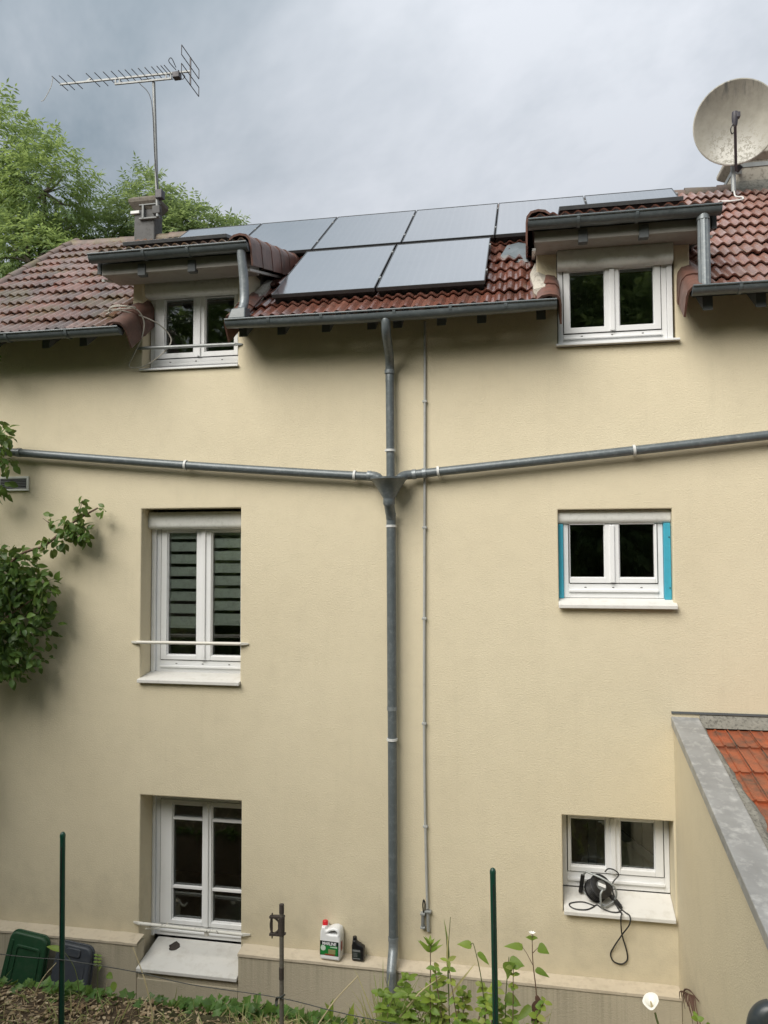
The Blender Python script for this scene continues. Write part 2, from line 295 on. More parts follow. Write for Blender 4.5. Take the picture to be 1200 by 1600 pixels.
# ------------------------------------------------------------------ mesh helpers
def tag(o, label=None, cat=None, group=None, kind=None):
    for k, v in (('label', label), ('category', cat), ('group', group), ('kind', kind)):
        if v: o[k] = v
    return o
def empty(name, loc, label, cat, group=None):
    o = bpy.data.objects.new(name, None); o.location = loc; o.empty_display_size = .1; COL.objects.link(o)
    return tag(o, label, cat, group)
def wloc(o):
    p = Vector(o.location)
    while o.parent: o = o.parent; p += Vector(o.location)
    return p
class MB:
    def __init__(s): s.v = []; s.f = []
    def add(s, vs, fs):
        k = len(s.v); s.v += [tuple(p) for p in vs]; s.f += [tuple(k+i for i in f) for f in fs]; return s
    def box(s, x0, x1, y0, y1, z0, z1):
        return s.add([(x0, y0, z0), (x1, y0, z0), (x1, y1, z0), (x0, y1, z0), (x0, y0, z1), (x1, y0, z1), (x1, y1, z1), (x0, y1, z1)],
                     [(3, 2, 1, 0), (4, 5, 6, 7), (0, 1, 5, 4), (1, 2, 6, 5), (2, 3, 7, 6), (3, 0, 4, 7)])
    def hexa(s, p):            # 8 points, bottom four then top four
        return s.add(p, [(3, 2, 1, 0), (4, 5, 6, 7), (0, 1, 5, 4), (1, 2, 6, 5), (2, 3, 7, 6), (3, 0, 4, 7)])
    def bar(s, a, b, w, h, up=(0, 0, 1)):
        a = Vector(a); b = Vector(b); d = (b-a).normalized(); u = Vector(up); r = d.cross(u).normalized(); u = r.cross(d)
        P = []
        for q in (-h/2, h/2):
            for e, f in ((a, -1), (b, -1), (b, 1), (a, 1)): P.append(e+r*(w/2*f)+u*q)
        return s.hexa(P)
    def tube(s, pts, r, n=10, cap=True):
        pts = [Vector(p) for p in pts]; N = len(pts)
        rs = r if isinstance(r, (list, tuple)) else [r]*N
        T = []
        for i in range(N):
            a = pts[max(i-1, 0)]; b = pts[min(i+1, N-1)]; d = (b-a)
            T.append(d.normalized() if d.length > 1e-9 else Vector((0, 0, 1)))
        u = T[0].orthogonal().normalized(); k = len(s.v)
        for i in range(N):
            u = (u - T[i]*u.dot(T[i])).normalized(); w = T[i].cross(u)
            for j in range(n):
                a = 2*math.pi*j/n; s.v.append(tuple(pts[i]+(u*math.cos(a)+w*math.sin(a))*rs[i]))
        for i in range(N-1):
            for j in range(n):
                s.f.append((k+i*n+j, k+i*n+(j+1) % n, k+(i+1)*n+(j+1) % n, k+(i+1)*n+j))
        if cap:
            s.f.append(tuple(k+j for j in range(n-1, -1, -1))); s.f.append(tuple(k+(N-1)*n+j for j in range(n)))
        return s
    def extr(s, prof, org, U, V, W, close=True):   # closed 2D profile swept from org by W
        org = Vector(org); U = Vector(U); V = Vector(V); W = Vector(W); n = len(prof); k = len(s.v)
        for o in (org, org+W):
            for a, b in prof: s.v.append(tuple(o+U*a+V*b))
        for i in range(n): s.f.append((k+i, k+(i+1) % n, k+n+(i+1) % n, k+n+i))
        if close: s.f.append(tuple(k+i for i in range(n-1, -1, -1))); s.f.append(tuple(k+n+i for i in range(n)))
        return s
    def lathe(s, prof, c, axis=(0, 0, 1), n=24, caps=True):
        c = Vector(c); A = Vector(axis).normalized(); u = A.orthogonal().normalized(); w = A.cross(u); k = len(s.v); m = len(prof)
        for r, h in prof:
            for j in range(n):
                a = 2*math.pi*j/n; s.v.append(tuple(c+A*h+(u*math.cos(a)+w*math.sin(a))*r))
        for i in range(m-1):
            for j in range(n): s.f.append((k+i*n+j, k+i*n+(j+1) % n, k+(i+1)*n+(j+1) % n, k+(i+1)*n+j))
        if caps: s.f.append(tuple(k+j for j in range(n-1, -1, -1))); s.f.append(tuple(k+(m-1)*n+j for j in range(n)))
        return s
    def mesh(s, name, mat, smooth=False, off=(0, 0, 0)):
        me = bpy.data.meshes.new(name); o = Vector(off)
        me.from_pydata([tuple(Vector(p)-o) for p in s.v], [], s.f); me.update()
        bm = bmesh.new(); bm.from_mesh(me); bmesh.ops.recalc_face_normals(bm, faces=bm.faces); bm.to_mesh(me); bm.free()
        if smooth:
            me.polygons.foreach_set('use_smooth', [True]*len(me.polygons))
            try: me.set_sharp_from_angle(angle=R(40))
            except Exception: pass
        if mat: me.materials.append(M[mat] if isinstance(mat, str) else mat)
        return me
    def build(s, name, mat, parent=None, smooth=False, bevel=0., loc=None):
        off = wloc(parent) if parent is not None else Vector(loc or (0, 0, 0))
        if parent is not None and loc is not None: off = Vector(loc)
        o = bpy.data.objects.new(name, s.mesh(name, mat, smooth, off)); COL.objects.link(o)
        if parent is not None:
            o.parent = parent; o.location = off-wloc(parent)
        else: o.location = off
        if bevel:
            b = o.modifiers.new('bevel', 'BEVEL'); b.width = bevel; b.segments = 2; b.limit_method = 'ANGLE'; b.angle_limit = R(40)
        return o
def inst(me, name, parent, loc, rot=(0, 0, 0), scale=None):
    o = bpy.data.objects.new(name, me); COL.objects.link(o)
    o.parent = parent; o.location = Vector(loc)-(wloc(parent) if parent else Vector()); o.rotation_euler = rot
    if scale: o.scale = scale
    return o
def smooth_path(P, n=8):
    """Catmull-Rom through the points"""
    P = [Vector(p) for p in P]; Q = [P[0]*2-P[1]]+P+[P[-1]*2-P[-2]]; out = []
    for i in range(1, len(Q)-2):
        a, b, c, d = Q[i-1:i+3]
        for j in range(n):
            t = j/n
            out.append(.5*((2*b)+(c-a)*t+(2*a-5*b+4*c-d)*t*t+(3*b-a-3*c+d)*t**3))
    return out+[P[-1]]

# ------------------------------------------------------------------ ground
def ground_z(x, y):
    # path at the wall foot, a low planted bank in front of it, then the slope the camera stands on
    def ss(a, b, t): t = min(1, max(0, (t-a)/(b-a))); return t*t*(3-2*t)
    bank = .95 - .30*ss(-.1, .7, x) - .25*ss(.9, 2.0, x)
    z = .16 + (bank-.16)*ss(-.55, -1.42, y)
    up = ss(-2.6, -6.6, y)
    z += (2.85-bank)*up
    z += 1.2*ss(-8, -30, y)
    if y > 0: z = .16
    if x < -7: z += .6*ss(-7, -14, x)
    return z
xs = sorted(set([-400, -200, -100, -60, -40, -25, -16, -12, -9, -7, -6.3] + [round(-5.6+.16*i, 3) for i in range(62)] + [4.6, 5, 5.5, 6.3, 8, 12, 20, 40, 100, 200, 400]))
ys = sorted(set([-400, -200, -100, -60, -40, -30, -22, -16, -12, -9, -7.5, -6.5, -5.8, -5, -4.4, -3.8, -3.2] + [round(-2.8+.1*i, 3) for i in range(31)] + [.6, 3, 6, 9, 14, 25, 50, 100, 200, 400]))
g = MB(); rg = random.Random(3)
for y in ys:
    for x in xs:
        j = .03 if (-6 < x < 4.3 and -2.9 < y < -.6) else 0
        g.v.append((x, y, ground_z(x, y)+rg.uniform(-j, j)))
nx = len(xs)
for j in range(len(ys)-1):
    for i in range(nx-1): g.f.append((j*nx+i, j*nx+i+1, (j+1)*nx+i+1, (j+1)*nx+i))
tag(g.build('ground', 'ground', smooth=True), kind='structure')

# ------------------------------------------------------------------ house
house = empty('house', (0, 0, 0), 'cream rendered three storey house with brown tiled roof and two dormers', 'house')
OPEN = {'TR': (1.55, 2.57, 6.31, 7.20), 'TL': (-2.55, -1.53, 6.28, 7.24), 'ML': (-2.54, -1.49, 3.17, 4.89),
        'MR': (1.53, 2.51, 3.96, 4.83), 'BL': (-2.52, -1.47, .40, 2.07), 'BR': (1.53, 2.47, 1.28, 2.12)}
XL, XR, ZT, ZD, TH = -4.93, 6.0, 6.80, 7.26, .34
DORM = {'L': (-2.66, -1.42), 'R': (1.37, 2.70)}
X = sorted({XL, XR, -4.2, -3.4, -.7, 0, .7, 3.4, 4.4} | {v for o in OPEN.values() for v in o[:2]} | {v for d in DORM.values() for v in d})
Z = sorted({0., ZT, ZD, 2.6, 5.5} | {v for o in OPEN.values() for v in o[2:]})
def solid(i, k):
    if not (0 <= i < len(X)-1 and 0 <= k < len(Z)-1): return False
    x = (X[i]+X[i+1])/2; z = (Z[k]+Z[k+1])/2
    if any(o[0] < x < o[1] and o[2] < z < o[3] for o in OPEN.values()): return False
    if z > ZT: return any(d[0] < x < d[1] for d in DORM.values())
    return True
w = MB()
for i in range(len(X)-1):
    for k in range(len(Z)-1):
        if not solid(i, k): continue
        x0, x1, z0, z1 = X[i], X[i+1], Z[k], Z[k+1]
        w.add([(x0, 0, z0), (x1, 0, z0), (x1, 0, z1), (x0, 0, z1)], [(0, 1, 2, 3)])
        w.add([(x0, TH, z0), (x1, TH, z0), (x1, TH, z1), (x0, TH, z1)], [(3, 2, 1, 0)])
        for di, dk, a, b in ((-1, 0, (x0, z0), (x0, z1)), (1, 0, (x1, z0), (x1, z1)), (0, -1, (x0, z0), (x1, z0)), (0, 1, (x0, z1), (x1, z1))):
            if not solid(i+di, k+dk):
                w.add([(a[0], 0, a[1]), (b[0], 0, b[1]), (b[0], TH, b[1]), (a[0], TH, a[1])], [(0, 1, 2, 3)])
wo_ = w.build('front_wall', 'wall', house)
bm = bmesh.new(); bm.from_mesh(wo_.data); bmesh.ops.remove_doubles(bm, verts=bm.verts, dist=1e-4); bmesh.ops.recalc_face_normals(bm, faces=bm.faces); bm.to_mesh(wo_.data); bm.free()
b = wo_.modifiers.new('bevel', 'BEVEL'); b.width = .012; b.segments = 2; b.limit_method = 'ANGLE'; b.angle_limit = R(50)

PT = math.tan(R(36.5)); PC = math.cos(R(36.5)); PS = math.sin(R(36.5))
EY, EZ = -.34, 6.63                       # foot of the tile plane
RY = 2.50; RZ = EZ+(RY-EY)*PT             # ridge
def tz(y): return EZ+(y-EY)*PT
# other walls of the house (closed so that the rooms are dark)
s = MB()
for x in (XL, XR):
    a, b_ = (x, x+.3) if x == XL else (x-.3, x)
    for y0, y1 in ((TH+.002, RY), (RY, 2*RY+.3)):
        za = tz(y0)-.12 if y0 < RY-.1 else RZ-.12; zb = RZ-.12 if y1 <= RY+.01 else tz(EY)+.1
        s.hexa([(a, y0, 0), (b_, y0, 0), (b_, y1, 0), (a, y1, 0), (a, y0, za), (b_, y0, za), (b_, y1, zb), (a, y1, zb)])
s.build('gable_wall', 'wall', house)
MB().box(XL+.31, XR-.31, 2*RY-.2, 2*RY+.1, 0, 6.5).build('back_wall', 'wall', house)
s = MB()
for z0, z1 in ((.12, .3), (2.62, 2.8), (5.42, 5.6)): s.box(XL+.31, XR-.31, TH+.003, 2*RY-.21, z0, z1)
s.build('floor_slab', 'inner', house)
s = MB()
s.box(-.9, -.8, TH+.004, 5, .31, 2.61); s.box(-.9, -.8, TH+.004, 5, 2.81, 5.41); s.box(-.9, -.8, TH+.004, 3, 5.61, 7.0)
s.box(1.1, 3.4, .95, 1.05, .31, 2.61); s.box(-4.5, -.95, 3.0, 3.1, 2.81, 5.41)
s.build('partition_wall', 'inner', house)
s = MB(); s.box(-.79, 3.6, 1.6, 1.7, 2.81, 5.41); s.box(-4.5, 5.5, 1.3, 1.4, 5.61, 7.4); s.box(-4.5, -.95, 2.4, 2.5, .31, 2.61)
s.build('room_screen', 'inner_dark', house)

# plinth with a cement ledge, notched at the low window
PX = [(XL, -2.46), (-1.44, 2.486)]
pl = MB()
for a, c in PX: pl.box(a, c, -.15, -.001, -.3, .70)
pl.box(-2.459, -1.441, -.149, -.001, -.3, .40)
plo = pl.build('plinth', 'plinth', house, bevel=.008)
for a, c in PX:
    n = 24; lg = MB(); rl = random.Random(5)
    for i in range(n):
        x0 = a+(c-a)*i/n; x1 = a+(c-a)*(i+1)/n
        pr = []
        for x in (x0, x1):
            q = random.Random(int(x*1000)); f = -.158+q.uniform(-.005, .003); t = .722+q.uniform(-.004, .004)
            pr.append((x, f, t))
        (xa, fa, ta), (xb, fb, tb) = pr
        lg.add([(xa, fa, .7), (xb, fb, .7), (xb, fb, tb), (xa, fa, ta), (xb, -.001, tb+.018), (xa, -.001, ta+.018)], [(0, 1, 2, 3), (3, 2, 4, 5)])
    lg.build('ledge', 'ledge', plo)

# ------------------------------------------------------------------ windows
def window(key, Y, x0, x1, z0, z1, glass, zg, box=None, guides=.0, bars=(), holes=True, lowrail=True, mat='pvc'):
    """outer frame at depth Y; two sashes with the glass spans given"""
    fr = MB(); F = .07; gb, gt = zg; fb = max(.065, gb-z0-.052)
    fr.box(x0, x0+.045, Y, Y+F, z0, z1); fr.box(x1-.045, x1, Y, Y+F, z0, z1)
    fr.box(x0+.045, x1-.045, Y, Y+F, z1-.04, z1)
    fr.box(x0+.045, x1-.045, Y, Y+F, z0, z0+fb)
    fr.box(x0+.045, x1-.045, Y-.022, Y-.001, z0+fb*.42, z0+fb*.60)      # weather bar
    win = fr.build('window', mat, house, bevel=.004)
    (a0, a1), (c0, c1) = glass; cm = (a1+c0)/2
    for (g0, g1), (s0, s1) in (((a0, a1), (x0+.052, cm-.002)), ((c0, c1), (cm+.002, x1-.052))):
        s = MB(); sy0, sy1 = Y-.012, Y+.055; sb, st = z0+fb+.007, z1-.043
        s.box(s0, g0, sy0, sy1, sb, st); s.box(g1, s1, sy0, sy1, sb, st)
        s.box(g0, g1, sy0, sy1, sb, gb); s.box(g0, g1, sy0, sy1, gt, st)
        so = s.build('sash', mat, win, bevel=.005)
        bd = MB(); e = .008                                          # glazing bead, set back
        bd.box(g0+.0005, g0+e, Y+.004, Y+.03, gb, gt); bd.box(g1-e, g1-.0005, Y+.004, Y+.03, gb, gt)
        bd.box(g0+e, g1-e, Y+.004, Y+.03, gb+.0005, gb+e); bd.box(g0+e, g1-e, Y+.004, Y+.03, gt-e, gt-.0005)
        bd.build('glazing_bead', mat, win)
        for zb in bars:
            MB().box(g0+e, g1-e, Y+.0, Y+.032, zb-.011, zb+.011).build('glazing_bar', mat, win)
        MB().box(g0+e*.6, g1-e*.6, Y+.034, Y+.040, gb+e*.6, gt-e*.6).build('pane', 'glass', win)
    MB().box(cm-.022, cm+.022, Y-.028, Y-.0125, z0+fb+.010, z1-.05).build('meeting_stile', mat, win, bevel=.006)
    gk = MB()
    for xx in (x0+.0455, x1-.0515): gk.box(xx, xx+.006, Y-.0005, Y+.03, z0+fb+.006, z1-.045)
    gk.box(x0+.052, x1-.052, Y-.0005, Y+.03, z0+fb+.0005, z0+fb+.0065)
    gk.build('gasket', 'gasket', win)
    if holes:
        h = MB()
        for q in (.22, .5, .78):
            xx = x0+(x1-x0)*q; h.box(xx-.009, xx+.009, Y-.003, Y+.001, z0+fb*.72, z0+fb*.72+.006)
        h.build('drain_slot', 'gasket', win)
    if guides:
        for a, c in ((x0-guides, x0-.001), (x1+.001, x1+guides)): MB().box(a, c, Y-.03, Y+.03, z0-.0, z1+.04).build('shutter_guide', mat, win, bevel=.004)
    if box:
        bx0, bx1, by0, by1, bz0, bz1 = box; r = .045
        pr = [(by1, bz0), (by0+r, bz0)]+[(by0+r-r*math.sin(R(t)), bz0+r-r*math.cos(R(t))) for t in (20, 45, 70, 90)]+[(by0, bz1-.03), (by0+.02, bz1), (by1, bz1)]
        m = MB().extr(pr, (bx0, 0, 0), (0, 1, 0), (0, 0, 1), (bx1-bx0, 0, 0))
        m.build('shutter_box', 'pvc_box', win, smooth=True)
    return win

def sill(win, x0, x1, yb, yf, zb, zf, th=.035, mat='sill', skew=0.):
    m = MB(); n = 14; P = []
    for i in range(n):
        a = x0+(x1-x0)*i/n; c = x0+(x1-x0)*(i+1)/n
        m.hexa([(a, yf, zf-th), (c, yf, zf-th), (c, yb, zb-th), (a, yb, zb-th), (a, yf, zf), (c, yf, zf), (c, yb, zb), (a, yb, zb)])
    me_o = m.build('sill', mat, win)
    bm = bmesh.new(); bm.from_mesh(me_o.data); bmesh.ops.remove_doubles(bm, verts=bm.verts, dist=1e-5)
    inner = [f for f in bm.faces if abs(f.normal.x) > .9 and x0+.01 < f.calc_center_median().x < x1-.01]
    bmesh.ops.delete(bm, geom=inner, context='FACES'); bmesh.ops.recalc_face_normals(bm, faces=bm.faces); bm.to_mesh(me_o.data); bm.free()
    bv = me_o.modifiers.new('bevel', 'BEVEL'); bv.width = .006; bv.segments = 2; bv.limit_method = 'ANGLE'; bv.angle_limit = R(40)
    return me_o

# middle floor, left: striped day-night blinds behind the glass
wML = window('ML', .24, -2.49, -1.475, 3.235, 4.74, ((-2.375, -2.05), (-1.895, -1.575)), (3.41, 4.66), box=(-2.535, -1.492, .13, .30, 4.69, 4.862), guides=.045)
sill(wML, -2.55, -1.485, .235, -.045, 3.245, 3.205)
for (a, c), zlo in (((-2.40, -2.03), 3.70), ((-1.92, -1.55), 3.735)):
    z = zlo; k = 0
    MB().box(a, c, .286, .302, zlo-.02, zlo).build('blind_rail', 'blind', wML)
    while z < 4.64:
        MB().box(a, c, .292, .295, z+.003, z+.096).build('blind_band', 'blind', wML)
        z += .127
# middle floor, right: turquoise primed shutter rails
wMR = window('MR', .10, 1.578, 2.445, 4.035, 4.74, ((1.632, 1.944), (2.066, 2.376)), (4.215, 4.715), box=(1.533, 2.507, .055, .2, 4.705, 4.826))
MB().box(1.533, 1.577, .075, .15, 4.03, 4.704).build('primed_rail', 'blue', wMR, bevel=.004)
pr_ = MB().box(2.447, 2.506, .065, .15, 4.025, 4.704).build('primed_rail', 'blue', wMR, bevel=.004)
s = MB()
for z in (4.13, 4.58): s.tube([(2.492, .066, z), (2.492, .060, z)], .006, 8)
s.build('screw', 'gasket', wMR)
sill(wMR, 1.525, 2.535, .10, -.06, 4.035, 3.985, .035)
# ground floor, left: tall window with glazing bars
wBL = window('BL', .28, -2.49, -1.475, .60, 1.99, ((-2.315, -1.985), (-1.89, -1.565)), (.765, 1.905), bars=(1.085, 1.765))
MB().box(-2.515, -1.475, .25, .33, 1.99, 2.065).build('head_trim', 'pvc', wBL, bevel=.004)
MB().box(-2.519, -2.491, .245, .33, .60, 1.989).build('shutter_guide', 'pvc', wBL, bevel=.004)
sBL = sill(wBL, -2.456, -1.444, .278, -.175, .585, .505, .035)
MB().box(-2.455, -1.445, -.14, .27, .401, .468).build('sill_bed', 'plinth', wBL)
# holes broken into that sill: dark rimmed knots
for (x, y, rr) in ((-2.22, .155, .048), (-1.485, .13, .05)):
    m = MB(); n = 18; zz = .505+(y+.175)*.1766+.0015
    rq = random.Random(int(x*100)); rad = [rr*(1+rq.uniform(-.16, .16)) for _ in range(n)]
    ring = [(x+rad[i]*math.cos(2*math.pi*i/n), y+rad[i]*math.sin(2*math.pi*i/n)*1.2) for i in range(n)]
    lo = [(x+(p-x)*.72, y+(q-y)*.72) for p, q in ring]
    zs = lambda q: .505+(q+.175)*.1766
    m.add([(p, q, zs(q)+.010) for p, q in ring]+[(p, q, zs(q)+.002) for p, q in lo]+[((p-x)*1.12+x, (q-y)*1.12+y, zs(q)+.0005) for p, q in ring],
          [(i, (i+1) % n, n+(i+1) % n, n+i) for i in range(n)]+[(2*n+i, 2*n+(i+1) % n, (i+1) % n, i) for i in range(n)]+[tuple(range(n, 2*n))])
    m.build('broken_hole', 'rust_dark', wBL)
# ground floor, right: small window with the stairs behind it
wBR = window('BR', .22, 1.533, 2.467, 1.42, 2.10, ((1.608, 1.922), (2.045, 2.345)), (1.60, 2.03), holes=False)
MB().box(1.60, 2.41, .195, .217, 1.475, 1.50).build('weather_bar', 'pvc', wBR, bevel=.004)
sill(wBR, 1.535, 2.468, .219, -.055, 1.415, 1.312, .035)
s = MB().bar((1.25, .75, 2.35), (2.75, .75, 1.25), .05, .07); s.build('stair_rail', 'inner_dark', wBR)
MB().box(1.80, 1.88, .72, .80, .32, 1.90).build('newel_post', 'inner_dark', wBR)
MB().box(2.33, 2.39, .88, .94, .32, 2.6).build('door_frame', 'inner', wBR)
# left dormer window
wTL = window('TL', .15, -2.54, -1.535, 6.305, 7.10, ((-2.385, -2.065), (-1.945, -1.625)), (6.485, 7.055), box=(-2.548, -1.532, .03, .24, 7.055, 7.225))
MB().box(-2.57, -1.52, -.03, .148, 6.284, 6.304).build('sill', 'pvc', wTL, bevel=.003)
# right dormer window, almost flush with the wall
wTR = window('TR', -.01, 1.556, 2.50, 6.335, 7.05, ((1.658, 1.972), (2.092, 2.396)), (6.475, 7.005), box=(1.553, 2.549, -.10, .12, 7.003, 7.190))
MB().box(2.502, 2.548, -.02, .1, 6.335, 7.002).build('shutter_guide', 'pvc', wTR, bevel=.004)
MB().box(1.535, 2.60, -.055, .09, 6.314, 6.333).build('sill', 'pvc', wTR, bevel=.003)

# ------------------------------------------------------------------ roof
def deck(x0, x1, y0, y1, name='roof'):
    m = MB(); t = .05
    m.hexa([(x0, y0, tz(y0)-t), (x1, y0, tz(y0)-t), (x1, y1, tz(y1)-t), (x0, y1, tz(y1)-t),
            (x0, y0, tz(y0)-.015), (x1, y0, tz(y0)-.015), (x1, y1, tz(y1)-.015), (x0, y1, tz(y1)-.015)])
    return m.build(name, 'wood', house)
roofL = deck(XL-.06, -2.58, EY+.03, RY); roofM = deck(-1.44, 1.50, EY+.03, 1.0); roofR = deck(2.66, XR, EY+.03, RY)
roofT = deck(-2.575, 2.655, 1.005, RY)
bk = MB().hexa([(XL-.06, RY+.001, RZ-.06), (XR, RY+.001, RZ-.06), (XR, 2*RY+.5, EZ-.15), (XL-.06, 2*RY+.5, EZ-.15), (XL-.06, RY+.001, RZ), (XR, RY+.001, RZ), (XR, 2*RY+.5, EZ-.09), (XL-.06, 2*RY+.5, EZ-.09)])
bk.build('rear_roof', 'tile_left', house)

TW, TL_ = .2, .318
def tile_geom(w=TW, L=.365, amp=.030, th=.018):
    """double-wave interlocking tile: x across, y up the slope, z out"""
    us = [0, .10, .2, .28, .36, .5, .60, .7, .78, .86, 1.0]; hs = [0, .1, .75, 1, .8, .05, .1, .75, 1, .8, .0]
    v = []; f = []; n = len(us)
    for y, lift in ((0, .036), (L, .0)):
        for u, h in zip(us, hs): v.append((u*w*1.015, y, lift+h*amp))
    for u, h in zip(us, hs): v.append((u*w*1.015, .035, .030-th-.014+h*amp*.85))
    for u, h in zip(us, hs): v.append((u*w*1.015, .002, .036-.011+h*amp*.95))
    for i in range(n-1):
        f.append((i, i+1, n+i+1, n+i)); f.append((3*n+i, 3*n+i+1, i+1, i)); f.append((2*n+i, 2*n+i+1, 3*n+i+1, 3*n+i))
    return v, f
tv, tf = tile_geom()
def tile_mesh(name, mat):
    m = MB(); m.add(tv, tf); return m.mesh(name, mat)
TM = {k: tile_mesh('roof_tile', k) for k in ('tile_left', 'tile_mid', 'tile_right')}
def stuff_tiles(lst, parent, mat, pitch=R(36.5)):
    m = MB(); c, s_ = math.cos(pitch), math.sin(pitch)
    for x, y, z in lst: m.add([(x+a, y+b*c-h*s_, z+b*s_+h*c) for a, b, h in tv], tf)
    o = m.build('tile_field', mat, parent); tag(o, kind='stuff'); return o
PAN = [(-3.11, 2.97, 1.10), (-1.11, .92, .10)]
def lay(x0, x1, parent, mat, rows, first=0, vis=lambda x, y: True):
    n = round((x1-x0)/TW); wd = (x1-x0)/n; hid = []
    for j in range(first, rows):
        for i in range(n):
            x = x0+i*wd; y = EY-.05+j*TL_*PC; z = EZ+(y-EY)*PT
            if y+TL_*PC > RY+.12: continue
            under = any(a-.05 < x and x+wd < c+.05 and y > yy for a, c, yy in PAN)
            if under or not vis(x, y): hid.append((x, y, z)); continue
            inst(TM[mat], 'roof_tile', parent, (x+random.uniform(-.003, .003), y+random.uniform(-.012, .012), z+random.uniform(0, .007)),
                 (R(36.5)+random.uniform(-.018, .018), random.uniform(-.015, .015), random.uniform(-.022, .022)), (wd/TW, 1, 1))
    if hid: stuff_tiles(hid, parent, mat)
lay(XL-.04, -2.60, roofL, 'tile_left', 12)
lay(-1.40, 1.48, roofM, 'tile_mid', 4)
lay(-2.58, 2.66, roofT, 'tile_mid', 12, 4, lambda x, y: x > .9)
lay(2.68, XR, roofR, 'tile_right', 12, 0, lambda x, y: x < 4.35)

# ridge caps, left verge caps
def cap_mesh(L, r0, r1, mat, n=9, span=200, th=.016):
    m = MB(); k = []
    for (y, r) in ((0, r0), (L, r1)):
        for rr in (r, r-th):
            for i in range(n+1):
                a = R(90-span/2+span*i/n); m.v.append((y, rr*math.cos(a), rr*math.sin(a)))
    N = n+1
    for i in range(n):
        m.f += [(i, i+1, 2*N+i+1, 2*N+i), (N+i, 3*N+i, 3*N+i+1, N+i+1), (i, N+i, N+i+1, i+1), (2*N+i, 2*N+i+1, 3*N+i+1, 3*N+i)]
    return m.mesh('ridge_tile', mat, True)
cm_ = cap_mesh(.40, .092, .078, 'tile_ridge')
x = XL-.05
while x < XR-.3:
    par = roofL if x < -2.6 else (roofT if x < 2.6 else roofR)
    if -3.1 < x < 2.7: pass
    inst(cm_, 'ridge_tile', par, (x, RY+.02, RZ-.005+random.uniform(-.006, .008)), (random.uniform(-.05, .05), random.uniform(-.015, .015), random.uniform(-.02, .02)))
    x += .37
vm = cap_mesh(.40, .078, .062, 'tile_ridge', span=190)
L_ = 0
while L_ < 3.65:
    y = EY-.03+L_*PC
    inst(vm, 'verge_cap', roofL, (XL-.07, y, tz(y)+.015), (0, -R(36.5)+random.uniform(-.02, .02), R(90)+random.uniform(-.02, .02)))
    L_ += .335
# L-shaped end tiles closing each roof edge beside the dormers
def verge_mesh(L=.37, drop=.19, side=1, mat='tile_verge'):
    """x across (skirt on +x for side 1), y up slope, z out"""
    outer = [(-.13, .030), (-.09, .060), (-.03, .070), (.03, .058), (.062, .02), (.07, -.03), (.072, -drop)]
    inner = [(.056, -drop), (.054, -.03), (.046, .01), (.02, .04), (-.03, .052), (-.085, .042), (-.125, .015)]
    m = MB(); P = outer+inner; n = len(P)
    for y, q in ((0, 1.06), (L, .97)):
        for a, b in P: m.v.append((side*a*q, y, b*q+(.012 if y == 0 else 0)))
    for i in range(n): m.f.append((i, (i+1) % n, n+(i+1) % n, n+i))
    no = len(outer)
    for e in (0, n):
        for i in range(no-1): m.f.append((e+i, e+i+1, e+n-2-i, e+n-1-i))
    return m.mesh('verge_tile', mat, True)
VM = {1: verge_mesh(side=1), -1: verge_mesh(side=-1)}
VS = {1: verge_mesh(L=.36, drop=.21, side=1), -1: verge_mesh(L=.36, drop=.21, side=-1)}
for xx, side, par, cnt in ((-2.57, 1, roofL, 2), (-1.43, -1, roofM, 2), (1.50, 1, roofM, 2), (2.66, -1, roofR, 2)):
    for k in range(cnt):
        y = EY-.08+k*.31*PC
        inst(VM[side], 'verge_tile', par, (xx, y, tz(y)+.02), (R(36.5), 0, 0))

# rafter tails
for xx, par in [(-4.6, roofL), (-4.05, roofL), (-3.43, roofL), (-3.02, roofL), (-1.36, roofM), (-.98, roofM), (-.55, roofM), (-.12, roofM), (.12, roofM), (.52, roofM), (.88, roofM), (1.40, roofM), (2.78, roofR), (3.2, roofR), (3.7, roofR), (4.3, roofR)]:
    y0, y1 = -.30, -.003
    MB().hexa([(xx-.04, y0, tz(y0)-.17), (xx+.04, y0, tz(y0)-.17), (xx+.04, y1, tz(y1)-.17), (xx-.04, y1, tz(y1)-.17),
               (xx-.04, y0, tz(y0)-.052), (xx+.04, y0, tz(y0)-.052), (xx+.04, y1, tz(y1)-.052), (xx-.04, y1, tz(y1)-.052)]).build('rafter', 'wood', par)

